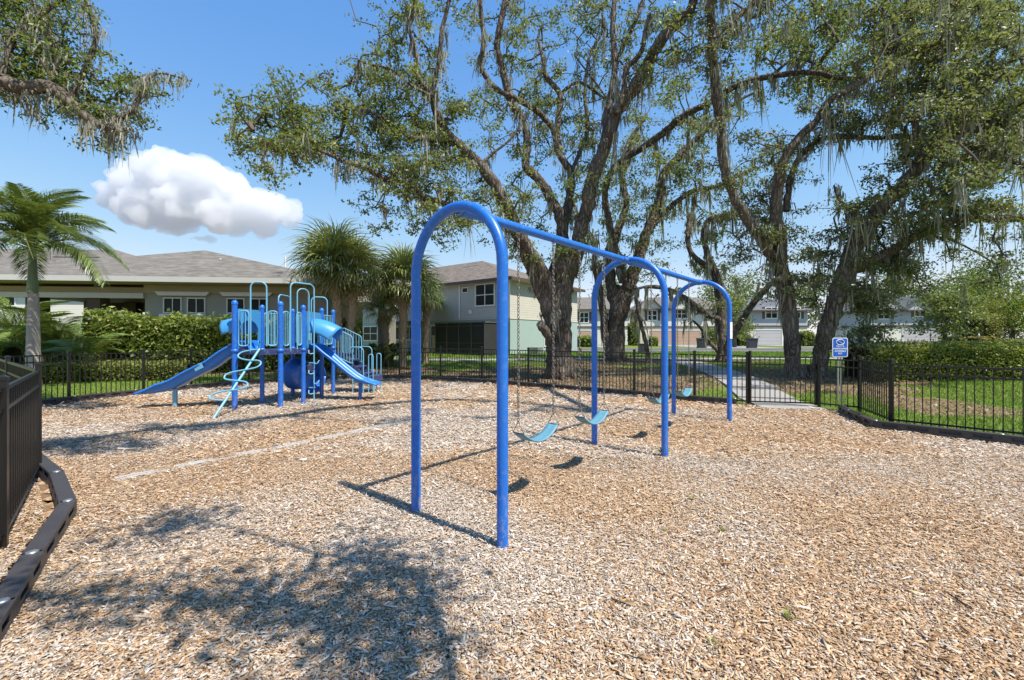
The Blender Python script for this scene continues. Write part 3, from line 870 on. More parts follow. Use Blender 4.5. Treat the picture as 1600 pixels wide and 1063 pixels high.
# cyan highlights on the wavy slide's bump, put on as a light blue plate
MB().box((-7.12, 9.88, 0.94), (0.2, 0.012, 0.12), M=Matrix.Rotation(-0.45, 4, 'Y') @ Matrix.Rotation(0.0, 4, 'Z')).build('highlight_plate', M['cyan'], play)

def hood(a, b, out, mat, length, drop):
    """entry panel with an arched opening and a tunnel hood growing outwards"""
    a, b = Vector((*a, 0)), Vector((*b, 0)); u = (b - a).normalized(); W = (b - a).length
    out = Vector((*out, 0)).normalized(); mid = (a + b) / 2
    hw, z0, z1 = W / 2 - 0.06, DZ + 0.03, 2.27
    ro, ri = 0.335, 0.29
    ang = np.linspace(0, math.pi, 21)
    zc = DZ + 0.42
    inner = [(-ri, z0)] + [(-ri * math.cos(t), zc + ri * 0.95 * math.sin(t)) for t in ang] + [(ri, z0)]
    def outer(x, z):
        dx, dz = x, z - zc
        if z <= zc: return (-hw if x < 0 else hw, z)
        k = min(hw / max(abs(dx), 1e-6), (z1 - zc) / max(dz, 1e-6)); return (dx * k, zc + dz * k)
    outr = [outer(x, z) for x, z in inner]
    rows = [[mid + u * x + Vector((0, 0, z)) for x, z in inner], [mid + u * x + Vector((0, 0, z)) for x, z in outr]]
    o = MB().sheet(rows, False).build('entry_panel', M[mat], play, solid=0.025)
    hr = []
    for s in np.linspace(0, 1, 9):
        rr = ro * (1 - 0.08 * s)
        row = []
        for t in np.linspace(-0.12, math.pi + 0.12, 23):
            reach = length * s * (0.72 + 0.28 * math.sin(max(0, min(math.pi, t))))
            row.append(mid + out * (0.015 + reach) + u * (-rr * math.cos(t)) + Vector((0, 0, zc + 0.03 + rr * 0.98 * math.sin(t) - drop * s * s)))
        hr.append(row)
    MB().sheet(hr).build('hood', M['hood'], o, solid=0.014)
    for k in range(5):
        x = -hw + 0.05 + k * (2 * hw - 0.1) / 4
        MB().lathe(mid + u * x + Vector((0, 0, z1 - 0.04)), [(0.012, -0.012), (0.012, 0.012), (0, 0.014)], 8).build('bolt', M['steel'], o)
hood(PA, PC, (-1, -0.12), 'hood', 0.5, 0.06)
hood(PD, PF, (1.0, 0.05), 'hood', 0.72, 0.22)
# deep blue crawl tunnel under the deck
rows = []
for s in np.linspace(0, 1, 10):
    c = Vector((-6.0 + 0.62 * s, 12.05 - 0.25 * s, 0.62 - 0.1 * s)); rr = 0.40 + 0.03 * math.cos(s * 6.28)
    ax = Vector((0.92, -0.38, -0.05)).normalized(); u = Vector((0.38, 0.92, 0)).normalized(); w = ax.cross(u)
    rows.append([c + u * rr * math.cos(t) + w * rr * math.sin(t) for t in np.linspace(0, 2 * math.pi, 25)])
MB().sheet(rows).build('crawl_tunnel', M['deepblue'], play, solid=0.02)
# stairs with guard rails and the low transfer platform
for k in range(4):
    MB().box((-4.98 + 0.2 * k, 13.0, 1.14 - 0.2 * k), (0.27, 0.72, 0.035)).build('stair_tread', M['navy'], play, bevel=0.004)
for yy in (12.62, 13.38):
    MB().bar((-5.1, yy, 1.2), (-4.2, yy, 0.4), 0.03, 0.12).build('stringer', M['navy'], play)
    p, q = (-5.2, yy - 0.02), (-4.62, yy - 0.02)
    rail_panel(p, q, 0, 1, 1.12, 1.92, 6, 'cyan', -0.28)
    MB().tube([(-4.62, yy, 0.0), (-4.62, yy, 0.9)], 0.016, 8).build('rail_leg', M['cyan'], play)
    arch_rail((-4.72, yy - 0.03), (-4.3, yy - 0.03), 1.28, 0.0, 1.33, r=0.016)
    arch_rail((-4.15, yy - 0.03), (-4.02, yy - 0.03), 0.0, 0.0, 1.12, r=0.015)
MB().box((-4.18, 13.0, 0.4), (0.42, 0.74, 0.16)).build('transfer_platform', M['navy'], play, bevel=0.006)
for x, y in ((-4.34, 12.68), (-4.02, 12.68), (-4.34, 13.32), (-4.02, 13.32)):
    MB().tube([(x, y, -0.1), (x, y, 0.33)], 0.02, 8).build('platform_leg', M['cyan'], play)

# ------------------------------------------------------------------ sign by the gate
sg = P(1312.5, 545, 10.6); sg.z = 0
sign = empty('sign', sg, 'blue and white notice sign on a galvanised post behind the fence near the gate', 'sign')
zc = H_CAM - (543 - HY) / F_PX * 10.6
w, h = 0.375, 0.47
def rrect(w, h, r, n=6):
    out = []
    for cx_, cy_, a0 in ((w/2-r, h/2-r, 0), (-w/2+r, h/2-r, 90), (-w/2+r, -h/2+r, 180), (w/2-r, -h/2+r, 270)):
        for k in range(n + 1):
            a = R(a0 + 90 * k / n); out.append((cx_ + r * math.cos(a), cy_ + r * math.sin(a)))
    return out
def plate(pts, y0, y1, name, mat, parent):
    n = len(pts)
    vs = [sg + Vector((x, y0, zc + z)) for x, z in pts] + [sg + Vector((x, y1, zc + z)) for x, z in pts]
    return MB().add(vs, [tuple(range(n)), tuple(reversed(range(n, 2 * n)))] + [(i, i + n, (i + 1) % n + n, (i + 1) % n) for i in range(n)]).build(name, mat, parent)
panel = plate(rrect(w, h, 0.045), -0.004, 0.0, 'sign_panel', M['signwhite'], sign)
plate(rrect(w - 0.036, h - 0.036, 0.034), -0.007, -0.0045, 'blue_field', M['signblue'], panel)
ring = [sg + Vector((0.095 * math.cos(a), -0.009, zc + 0.125 + 0.068 * math.sin(a))) for a in np.linspace(0, 2 * math.pi, 29)[:-1]]
MB().tube(ring, 0.0085, 6, closed=True).build('prohibition_ring', M['signwhite'], panel)
MB().bar(sg + Vector((-0.062, -0.009, zc + 0.168)), sg + Vector((0.058, -0.009, zc + 0.082)), 0.006, 0.02, up=(0, 1, 0)).build('prohibition_bar', M['signwhite'], panel)
for txt, zz, size in (('NOT A', 0.012, 0.058), ('HANDICAPPED', -0.048, 0.05), ('ACCESSIBLE', -0.108, 0.052), ('EXIT', -0.165, 0.05)):
    cu = bpy.data.curves.new('lettering', 'FONT'); cu.body = txt; cu.size = size; cu.align_x = 'CENTER'; cu.extrude = 0.0008; cu.offset = 0.0012; cu.space_character = 1.0
    to = bpy.data.objects.new('lettering', cu); to.location = sg + Vector((0, -0.0085, zc + zz)); to.rotation_euler = (R(90), 0, 0)
    cu.materials.append(M['signwhite'])
    COL.objects.link(to)
    bpy.context.view_layer.update()
    me = bpy.data.meshes.new_from_object(to.evaluated_get(bpy.context.evaluated_depsgraph_get()))
    mo = bpy.data.objects.new('lettering', me); mo.location = to.location; mo.rotation_euler = to.rotation_euler
    bpy.data.objects.remove(to)
    link(mo, panel)
for dx in (-0.035, 0.035):
    MB().box(sg + Vector((dx, 0.018, (zc + 0.15) / 2 + 0.03)), (0.028, 0.022, zc + 0.15)).build('post', M['steel'], sign)
for dz in (0.17, -0.17):
    MB().box(sg + Vector((0, -0.006, zc + dz)), (0.016, 0.01, 0.016)).build('bolt', M['steel'], panel)

# ------------------------------------------------------------------ weeds in the mulch
wr = random.Random(3)
WEEDS = [(1036, 712, 0.13, 34, 'yellow green weed tuft at the foot of the middle blue arch'), (1130, 833, 0.05, 14, 'small green weed sprouting from the wood chips right of the swing frame'), (1232, 972, 0.06, 10, 'small weed with thin blades in the grey wood chips'),
         (1112, 1010, 0.045, 9, 'tiny pale weed low in the grey chips'), (318, 647, 0.09, 14, 'faint weed under the end of the wavy slide'), (1082, 782, 0.06, 6, 'single dry upright blade near the swing hollows'), (1040, 833, 0.04, 8, 'tiny weed between orange chips beyond the nearest arch')]
for px, py, hh, nb, lab in WEEDS:
    q = G(px, py); q.z = float(mulch_z(np.array([q.x]), np.array([q.y]))[0])
    V, F, C_ = [], [], []
    for k in range(nb):
        a = wr.random() * 6.28; rr = hh * wr.uniform(0.3, 1.0); lift = hh * wr.uniform(0.5, 1.2)
        d = Vector((math.cos(a), math.sin(a), 0)); s = Vector((-d.y, d.x, 0)) * hh * 0.09
        b = len(V)
        o = q + d * hh * 0.05
        V += [o - s * .6, o + s * .6, o + d * rr * .55 + Vector((0, 0, lift * .7)) + s, o + d * rr * .55 + Vector((0, 0, lift * .7)) - s, o + d * rr + Vector((0, 0, lift * .75))]
        F += [(b, b + 1, b + 2), (b, b + 2, b + 3), (b + 3, b + 2, b + 4)]
        c = wr.uniform(0.8, 1.2); C_ += [(0.2 * c, 0.22 * c, 0.05)] * 5
    tag(np_mesh('weed', np.array([tuple(v) for v in V]), np.array(F), M['grass'], col=np.array(C_)), lab, 'weed')
# ------------------------------------------------------------------ houses
def siding(name, col, pitch=0.17, var=0.08):
    m = Mat(name, 0.7, 0.3)
    tc = m.n('ShaderNodeTexCoord'); sx = m.n('ShaderNodeSeparateXYZ'); m.l(tc.outputs['Object'], sx.inputs[0])
    mu = m.n('ShaderNodeMath', operation='MULTIPLY'); mu.inputs[1].default_value = 1 / pitch; m.l(sx.outputs[2], mu.inputs[0])
    fr = m.n('ShaderNodeMath', operation='FRACT'); m.l(mu.outputs[0], fr.inputs[0])
    f = m.noise(m.coord(), 0.9, 5)
    c = m.mix(f, tuple(v * (1 - var) for v in col), tuple(v * (1 + var) for v in col))
    m.color(c)
    iv = m.n('ShaderNodeMath', operation='SUBTRACT'); iv.inputs[0].default_value = 1; m.l(fr.outputs[0], iv.inputs[1])
    m.bump(iv.outputs[0], 1.0, 0.025)
    return m.m
def shingle(name, a, b, c):
    m = Mat(name, 0.95, 0.1)
    tc = m.n('ShaderNodeTexCoord'); sx = m.n('ShaderNodeSeparateXYZ'); m.l(tc.outputs['Object'], sx.inputs[0])
    mu = m.n('ShaderNodeMath', operation='MULTIPLY'); mu.inputs[1].default_value = 1 / 0.062; m.l(sx.outputs[2], mu.inputs[0])
    fl = m.n('ShaderNodeMath', operation='FLOOR'); m.l(mu.outputs[0], fl.inputs[0])
    fr = m.n('ShaderNodeMath', operation='FRACT'); m.l(mu.outputs[0], fr.inputs[0])
    cb = m.n('ShaderNodeCombineXYZ'); 
    for k, s_ in ((0, 2.2), (1, 2.2)):
        q = m.n('ShaderNodeMath', operation='MULTIPLY'); q.inputs[1].default_value = s_; m.l(sx.outputs[k], q.inputs[0]); m.l(q.outputs[0], cb.inputs[k])
    zz = m.n('ShaderNodeMath', operation='MULTIPLY'); zz.inputs[1].default_value = 3.7; m.l(fl.outputs[0], zz.inputs[0]); m.l(zz.outputs[0], cb.inputs[2])
    n1 = m.noise(cb.outputs[0], 1.0, 2)
    n2 = m.noise(m.coord(), 0.6, 4)
    col = m.ramp(n1, [(0.32, a), (0.5, b), (0.68, c)])
    m.color(m.mix(n2, col, m.mix(0.5, col, a)))
    m.bump(fr.outputs[0], 0.6, 0.02)
    return m.m
M['roof_brown'] = shingle('brown_shingle', (0.115, 0.095, 0.08), (0.175, 0.15, 0.13), (0.25, 0.215, 0.185))
M['roof_grey'] = shingle('grey_shingle', (0.125, 0.115, 0.103), (0.175, 0.162, 0.146), (0.24, 0.22, 0.198))
M['roof_slate'] = shingle('slate_shingle', (0.09, 0.095, 0.11), (0.14, 0.145, 0.165), (0.2, 0.2, 0.22))
M['sid_beige'] = siding('beige_lap_siding', (0.47, 0.45, 0.385))
M['stucco_green'] = simple('sea_green_stucco', (0.33, 0.42, 0.39), 0.9, 0.1, 0.07, 1.5, 0.15, 60)
M['sid_white'] = siding('white_lap_siding', (0.60, 0.58, 0.54))
M['sid_grey'] = siding('blue_grey_lap_siding', (0.40, 0.41, 0.45))
M['stucco_cream'] = simple('cream_stucco', (0.62, 0.55, 0.42), 0.9, 0.1, 0.06, 1.5)
M['stucco_taupe'] = simple('taupe_stucco', (0.33, 0.315, 0.275), 0.9, 0.1, 0.06, 1.5, 0.1, 60)
M['fascia_tan'] = simple('tan_soffit', (0.38, 0.33, 0.20), 0.7, 0.2, 0.05)
M['brown_wood'] = simple('dark_brown_paint', (0.105, 0.075, 0.06), 0.7, 0.2, 0.1)
M['gutter'] = simple('pale_gutter', (0.55, 0.54, 0.50), 0.5, 0.4, 0.05)
M['garage_tan'] = siding('tan_garage_door', (0.42, 0.29, 0.21), 0.53)
M['garage_grey'] = siding('grey_garage_door', (0.42, 0.41, 0.42), 0.53)
M['shutter'] = simple('dark_shutter', (0.075, 0.06, 0.062), 0.6)
M['screen'] = simple('dark_insect_screen', (0.035, 0.036, 0.036), 0.7, 0.2, 0.3, 1.2)
M['stone'] = simple('pale_ledge_stone', (0.55, 0.53, 0.49), 0.9, 0.1, 0.25, 6, 0.6, 7)

class Frame:
    """local axes of a house: u along the front, v to the back"""
    def __init__(s, o, u, z0):
        s.o = Vector((o[0], o[1], 0)); s.u = Vector((u[0], u[1], 0)).normalized(); s.v = Vector((-s.u.y, s.u.x, 0))
        if s.v.y < 0: s.v = -s.v
        s.z0 = z0
    def p(s, a, b, z): return s.o + s.u * a + s.v * b + Vector((0, 0, s.z0 + z))
def fbox(F, a0, a1, b0, b1, z0, z1, name, mat, parent, bevel=0):
    vs = [F.p(a, b, z) for z in (z0, z1) for a, b in ((a0, b0), (a1, b0), (a1, b1), (a0, b1))]
    fs = [(3, 2, 1, 0), (4, 5, 6, 7), (0, 1, 5, 4), (1, 2, 6, 5), (2, 3, 7, 6), (3, 0, 4, 7)]
    if F.u.cross(F.v).z < 0: fs = [tuple(reversed(f)) for f in fs]
    return MB().add(vs, fs).build(name, mat, parent, bevel=bevel)
def hip_roof(F, a0, a1, b0, b1, ze, zr, h0, h1, mat, parent, name='roof', t=0.16):
    """hip roof over the rectangle, ridge along u from a0+h0 to a1-h1 (0 = gable end)"""
    bm = (b0 + b1) / 2
    E = [F.p(a0, b0, ze), F.p(a1, b0, ze), F.p(a1, b1, ze), F.p(a0, b1, ze)]
    Rg = [F.p(a0 + h0, bm, zr), F.p(a1 - h1, bm, zr)]
    B = [p - Vector((0, 0, t)) for p in E]
    vs = E + Rg + B
    return MB().add(vs, [(0, 1, 5, 4), (1, 2, 5), (2, 3, 4, 5), (3, 0, 4), (6, 9, 8, 7), (0, 6, 7, 1), (1, 7, 8, 2), (2, 8, 9, 3), (3, 9, 6, 0)]).build(name, mat, parent)
def gable(F, a0, a1, b0, b1, ze, zr, mat, wallmat, parent, over=0.4, t=0.15):
    """gable whose triangle faces the front; ridge runs along v"""
    am = (a0 + a1) / 2
    vs = [F.p(a0 - over, b0 - over, ze - over * (zr - ze) / (am - a0)), F.p(am, b0 - over, zr), F.p(a1 + over, b0 - over, ze - over * (zr - ze) / (am - a0)),
          F.p(a0 - over, b1, ze - over * (zr - ze) / (am - a0)), F.p(am, b1, zr), F.p(a1 + over, b1, ze - over * (zr - ze) / (am - a0))]
    lo = [p - Vector((0, 0, t)) for p in vs]
    o = MB().add(vs + lo, [(0, 1, 4, 3), (1, 2, 5, 4), (6, 9, 10, 7), (7, 10, 11, 8), (0, 6, 7, 1), (1, 7, 8, 2), (0, 3, 9, 6), (2, 8, 11, 5)]).build('gable_roof', mat, parent)
    tri = [F.p(a0, b0, ze), F.p(a1, b0, ze), F.p(am, b0, zr - t * 1.1)]
    tri2 = [p + F.v * 0.12 for p in tri]
    MB().add(tri + tri2, [(0, 1, 2), (5, 4, 3), (0, 3, 4, 1), (1, 4, 5, 2), (2, 5, 3, 0)]).build('gable_wall', wallmat, parent)
    return o
def window(F, a0, a1, z0, z1, b, parent, side=False, nx=2, nz=2, fw=0.07, mat='white', shutters=False):
    """frame proud of the wall with a pane set back; side=True puts it on the u=b side wall facing -u... """
    def q(a, z, d): return F.p(a, b - d, z) if not side else F.p(b - d, a, z)
    mb = MB()
    def fb(a_0, a_1, z_0, z_1, d0, d1):
        vs = [q(a, z, d) for d in (d0, d1) for a, z in ((a_0, z_0), (a_1, z_0), (a_1, z_1), (a_0, z_1))]
        mb.add(vs, [(3, 2, 1, 0), (4, 5, 6, 7), (0, 1, 5, 4), (1, 2, 6, 5), (2, 3, 7, 6), (3, 0, 4, 7)])
    fb(a0 - fw, a0, z0 - fw, z1 + fw, -0.02, 0.05); fb(a1, a1 + fw, z0 - fw, z1 + fw, -0.02, 0.05)
    fb(a0, a1, z1, z1 + fw, -0.02, 0.05); fb(a0, a1, z0 - fw, z0, -0.02, 0.055)
    for k in range(1, nx): x = a0 + (a1 - a0) * k / nx; fb(x - fw * .35, x + fw * .35, z0, z1, -0.015, 0.04)
    for k in range(1, nz): z = z0 + (z1 - z0) * k / nz; fb(a0, a1, z - fw * .3, z + fw * .3, -0.012, 0.036)
    o = mb.build('window', M[mat], parent)
    mb = MB()
    vs = [q(a, z, d) for d in (-0.02, 0.012) for a, z in ((a0, z0), (a1, z0), (a1, z1), (a0, z1))]
    mb.add(vs, [(3, 2, 1, 0), (4, 5, 6, 7), (0, 1, 5, 4), (1, 2, 6, 5), (2, 3, 7, 6), (3, 0, 4, 7)]).build('pane', M['glass'], o)
    if shutters:
        for x0_, x1_ in ((a0 - fw - 0.42, a0 - fw - 0.03), (a1 + fw + 0.03, a1 + fw + 0.42)):
            mb = MB(); vs = [q(a, z, d) for d in (-0.01, 0.03) for a, z in ((x0_, z0 - fw), (x1_, z0 - fw), (x1_, z1 + fw), (x0_, z1 + fw))]
            mb.add(vs, [(3, 2, 1, 0), (4, 5, 6, 7), (0, 1, 5, 4), (1, 2, 6, 5), (2, 3, 7, 6), (3, 0, 4, 7)]).build('shutter', M['shutter'], o)
    return o

# ---- clubhouse with the long grey hip roof
ZE = 3.9
F1 = Frame((-8.9, 20.85), (-12.4, -1.35), 0.35)      # origin: right front corner, u runs to the left
club = empty('clubhouse', F1.p(0, 0, -0.35), 'single storey taupe clubhouse with grey shingled hip roof and open porch behind the hedge', 'building')
fbox(F1, 0.0, 8.0, 0.0, 7.5, -0.4, ZE - 0.35, 'wall', M['stucco_taupe'], club)
fbox(F1, 8.0, 15.2, 7.0, 7.4, ZE - 1.1, ZE - 0.62, 'porch_back_beam', M['brown_wood'], club)
fbox(F1, 8.02, 15.2, 0.1, 7.4, ZE - 0.62, ZE - 0.3, 'porch_ceiling', M['brown_wood'], club)
fbox(F1, 8.0, 15.2, -0.12, 0.12, ZE - 0.85, ZE - 0.62, 'porch_beam', M['gutter'], club)
fbox(F1, 8.05, 15.2, 0.02, 0.1, ZE - 0.62, ZE - 0.35, 'porch_header', M['fascia_tan'], club)
for a in (9.9, 12.4, 14.6):
    for b in (0.02, 5.8):
        c_ = fbox(F1, a, a + 0.55, b, b + 0.55, -0.4, ZE - 0.62, 'porch_column', M['brown_wood'], club)
        fbox(F1, a - 0.03, a + 0.58, b - 0.03, b + 0.58, 1.65, 2.35, 'column_band', M['stucco_cream'], c_)
hip_roof(F1, -1.0, 15.8, -1.0, 9.0, ZE + 0.02, 6.05, 8.6, 8.0, M['roof_grey'], club, t=0.03)
hip_roof(F1, -5.0, 7.0, 5.5, 13.5, ZE + 0.02, 5.75, 3.0, 3.0, M['roof_grey'], club, name='rear_roof', t=0.03)
fbox(F1, -1.02, 15.8, -1.06, -1.0, ZE - 0.2, ZE + 0.03, 'gutter', M['gutter'], club)
fbox(F1, -1.0, 15.78, -1.0, 8.9, ZE - 0.22, ZE - 0.03, 'soffit', M['fascia_tan'], club)
fbox(F1, -0.03, 8.02, -0.06, 0.0, ZE - 0.6, ZE - 0.23, 'frieze', M['fascia_tan'], club)
for k, a in enumerate((2.67, 3.72, 5.44, 6.46)):
    window(F1, a, a + 0.7, 2.42, 3.05, 0.0, club, nx=2, nz=1, fw=0.05)
for a in (2.48, 5.25):
    mb = MB(); pts = [F1.p(a - 0.1, -0.05, 3.36), F1.p(a + 2.25, -0.05, 3.36), F1.p(a + 2.1, -0.05, 3.18), F1.p(a + 0.05, -0.05, 3.18)]
    pts2 = [p - F1.v * 0.12 for p in pts]
    mb.add(pts2 + pts, [(0, 1, 2, 3), (7, 6, 5, 4), (0, 4, 5, 1), (1, 5, 6, 2), (2, 6, 7, 3), (3, 7, 4, 0)]).build('window_cornice', M['white'], club)
    fbox(F1, a + 0.1, a + 2.1, -0.1, 0.0, 2.22, 2.34, 'window_sill', M['white'], club)
for a, b, z in ((5.9, 2.2, 5.2), (3.2, 3.4, 5.6)):
    MB().tube([F1.p(a, b, z - 0.6), F1.p(a, b, z + 0.12)], 0.05, 8).build('vent_pipe', M['white'], club)
# small entry porch on its right end
fbox(F1, -2.6, -0.05, 1.2, 5.0, ZE - 0.85, ZE - 0.55, 'side_porch_roof', M['gutter'], club)
for b in (1.4, 4.6):
    fbox(F1, -2.5, -2.15, b, b + 0.35, -0.4, ZE - 0.85, 'porch_column', M['stucco_taupe'], club)
MB().tube([F1.p(1.0, -0.12, ZE - 0.1), F1.p(0.8, -0.08, ZE - 0.6), F1.p(0.8, -0.08, 0)], 0.045, 8).build('downpipe', M['gutter'], club)

# ---- tall house behind the clubhouse
F2 = Frame((-25.8, 31.0), (-1, -0.06), 0.45)
rear = empty('house', F2.p(0, 0, -0.45), 'two storey house with broad grey roof and skylights rising behind the clubhouse', 'house')
fbox(F2, 0, 24, 0, 10, -0.4, 5.6, 'wall', M['sid_white'], rear)
hip_roof(F2, -0.7, 26, -0.7, 10.7, 5.85, 8.3, 7.0, 4.0, M['roof_grey'], rear)
fbox(F2, -0.72, 24.6, -0.74, -0.7, 5.5, 5.78, 'fascia', M['brown_wood'], rear)
for a in (5.2, 6.4):
    z = 5.75 + (2.55) * (3.6 / 5.7); pts = []
    mb = MB(); mb.bar(F2.p(a + 1.0 - 0.7, 2.6, 7.05) + Vector((0, 0, .12)), F2.p(a + 2.4, 2.6, 7.05) + Vector((0, 0, .12)), 0.35, 0.2); mb.build('roof_vent', M['shutter'], rear)
window(F2, 9, 10.4, 3.4, 4.8, 0, rear); window(F2, 14, 15.4, 3.4, 4.8, 0, rear)
fbox(F2, 7.0, 24.2, -0.25, 0, -0.4, 3.0, 'stone_base', M['stone'], rear)

# ---- sea green house with the screened lanai
F3 = Frame((-0.13, 30.2), (-0.8, 0.6), 0.45)
F3.v = Vector((0.6, 0.8, 0))
green = empty('house', F3.p(0, 0, -0.45), 'two storey house, beige siding above sea green stucco, screened lanai and brown hip roof', 'house')
fbox(F3, 0, 19, 0, 9.7, -0.4, 2.5, 'lower_wall', M['stucco_green'], green)
fbox(F3, 0.0, 19, 0.02, 9.72, 2.5, 5.25, 'upper_wall', M['sid_beige'], green)
fbox(F3, -0.03, 19.03, -0.035, 9.75, 2.44, 2.56, 'band_board', M['sid_beige'], green)
hip_roof(F3, -0.5, 19.5, -0.5, 10.2, 5.3, 7.85, 7.2, 5.0, M['roof_brown'], green, t=0.05)
fbox(F3, -0.52, 19.5, -0.54, -0.5, 5.08, 5.31, 'fascia', M['brown_wood'], green)
fbox(F3, -0.54, -0.5, -0.5, 10.2, 5.08, 5.31, 'fascia', M['brown_wood'], green)
fbox(F3, -0.45, 19.4, -0.45, 10.1, 5.12, 5.22, 'soffit', M['gutter'], green)
for a in (-0.02, 4.75, 18.9):
    fbox(F3, a, a + 0.14, -0.03, 0.0, 2.56, 5.2, 'corner_board', M['white'], green)
window(F3, 1.45, 3.15, 3.5, 4.98, 0.02, green, fw=0.1)
window(F3, 4.0, 4.5, 4.55, 4.85, 0.02, green, nx=1, nz=1)
window(F3, 7.5, 8.9, 3.5, 4.98, 0.02, green, fw=0.1)
window(F3, 6.35, 7.9, 0.35, 2.05, 0.0, green, fw=0.1); window(F3, 9.6, 12.6, 1.0, 2.0, 0.0, green, nx=3, nz=1, fw=0.12); window(F3, 15, 17, 0.9, 2.1, 0.0, green, fw=0.1)
window(F3, 7.0, 8.2, 0.8, 1.95, 0.0, green, side=True, fw=0.1); window(F3, 4.4, 5.3, 0.5, 2.0, 0.0, green, side=True, nx=1, fw=0.08)
fbox(F3, 9.0, 13.4, -1.1, 0.0, 2.3, 2.46, 'window_canopy', M['roof_brown'], green)
MB().add([F3.p(3.85, 0.0, 2.9), F3.p(3.55, 0, 2.9), F3.p(3.55, -0.05, 3.2), F3.p(3.85, -0.05, 3.2)], [(0, 1, 2, 3)]).build('wall_vent', M['white'], green, solid=0.05)
fbox(F3, 5.0, 6.1, -1.6, -1.5, -0.1, 1.3, 'privacy_panel', M['stucco_cream'], green)
for a in (6.9, 7.7, 12.5, 13.3):
    q_ = F3.p(a, 3.6, 7.05); MB().bar(q_ + Vector((0, 0, .05)), q_ + F3.u * -0.9 + Vector((0, 0, .05)), 0.3, 0.22).build('roof_vent', M['shutter'], green)
lan = fbox(F3, 0.15, 4.9, -2.5, -0.01, 2.12, 2.2, 'lanai_roof', M['roof_brown'], green)
for a0_, a1_, b0_, b1_ in ((0.2, 4.85, -2.45, -2.43), (0.2, 0.22, -2.43, -0.02), (4.83, 4.85, -2.43, -0.02)):
    fbox(F3, a0_, a1_, b0_, b1_, -0.3, 2.1, 'lanai_screen', M['screen'], green)
for a in np.linspace(0.2, 4.8, 5): fbox(F3, a, a + 0.06, -2.5, -2.452, -0.3, 2.12, 'lanai_frame', M['shutter'], green)
for z in (0.75, 1.9): fbox(F3, 0.2, 4.86, -2.49, -2.453, z, z + 0.05, 'lanai_frame', M['shutter'], green)
fbox(F3, -1.5, -0.8, 1.2, 1.9, -0.3, 0.45, 'air_conditioner', M['steel'], green)

# ---- far houses across the street
def far_house(name, label, px0, px1, Z, z_eave, z_ridge, wall, low, roofm, gm, garages, wins, gables=(), depth=9.0, z_split=2.75, side_mat=None, shut=True):
    x0, x1 = (px0 - CX) / F_PX * Z, (px1 - CX) / F_PX * Z
    F = Frame((x0, Z), (1, 0), 0.45)
    L = x1 - x0
    root = empty(name, (x0, Z, 0.45), label, 'house')
    fbox(F, 0, L, 0, depth, -0.2, z_split, 'lower_wall', M[low], root)
    fbox(F, 0.0, L, 0.02, depth, z_split, z_eave, 'upper_wall', M[wall], root)
    if side_mat: fbox(F, -0.06, -0.004, 0.0, depth, -0.2, z_eave, 'side_wall', M[side_mat], root)
    fbox(F, -0.04, L + 0.04, -0.12, 0.0, z_split - 0.1, z_split + 0.08, 'band_board', M['brown_wood'], root)
    hip_roof(F, -0.5, L + 0.5, -0.5, depth + 0.5, z_eave + 0.1, z_ridge, 3.2, 3.2, M[roofm], root)
    fbox(F, -0.5, L + 0.5, -0.53, -0.5, z_eave - 0.1, z_eave + 0.11, 'fascia', M['brown_wood'], root)
    for a0, a1 in garages:
        b0, b1 = (a0 - CX) / F_PX * Z - x0, (a1 - CX) / F_PX * Z - x0
        g = fbox(F, b0, b1, -0.03, 0.03, 0, 2.15, 'garage_door', M[gm], root)
        for s0, s1, q0, q1 in ((b0 - .14, b0, 0, 2.3), (b1, b1 + .14, 0, 2.3), (b0, b1, 2.15, 2.3)):
            fbox(F, s0, s1, -0.07, 0.03, q0, q1, 'garage_trim', M['white'], g)
        dr = MB().sheet([[Vector((x0 + b0 - .2, 42.2, 0.47)), Vector((x0 + b0 - .2, Z - 0.05, 0.47))], [Vector((x0 + b1 + .2, 42.2, 0.47)), Vector((x0 + b1 + .2, Z - 0.05, 0.47))]]).build('driveway', M['concrete'])
        tag(dr, 'pale concrete driveway', kind='structure')
    for a0, a1, y0, y1 in wins:
        b0, b1 = (a0 - CX) / F_PX * Z - x0, (a1 - CX) / F_PX * Z - x0
        z1, z0 = H_CAM - 0.45 + (HY - y0) / F_PX * Z, H_CAM - 0.45 + (HY - y1) / F_PX * Z
        window(F, b0, b1, z0, z1, 0.02, root, fw=0.12, shutters=shut)
    for a0, a1, zp in gables:
        b0, b1 = (a0 - CX) / F_PX * Z - x0, (a1 - CX) / F_PX * Z - x0
        gable(F, b0, b1, -0.35, depth * 0.5, z_eave, zp, M[roofm], M[wall], root)
    return root
far_house('townhouse', 'cream sided townhouse with tan garage seen between the two big oak trunks', 868, 984, 66, 5.3, 7.6, 'sid_white', 'sid_white', 'roof_grey', 'garage_tan', [(905, 923)], [(906, 919, 489, 504), (945, 957, 489, 504)])
far_house('townhouse', 'white gabled townhouse with wide tan garage doors behind the swing frame', 1001, 1136, 66, 5.3, 7.6, 'sid_white', 'stucco_cream', 'roof_grey', 'garage_tan', [(1014, 1050), (1055, 1094)], [(1013, 1026, 486, 500), (1056, 1074, 484, 497)], [(1002, 1036, 6.9), (1036, 1100, 7.5)], side_mat='stucco_cream')
far_house('townhouse', 'blue grey townhouse with grey garage beyond the forked oak trunk', 1168, 1262, 62, 4.9, 7.0, 'sid_grey', 'sid_white', 'roof_slate', 'garage_grey', [(1180, 1221)], [(1197, 1214, 481, 497), (1236, 1250, 481, 497)])
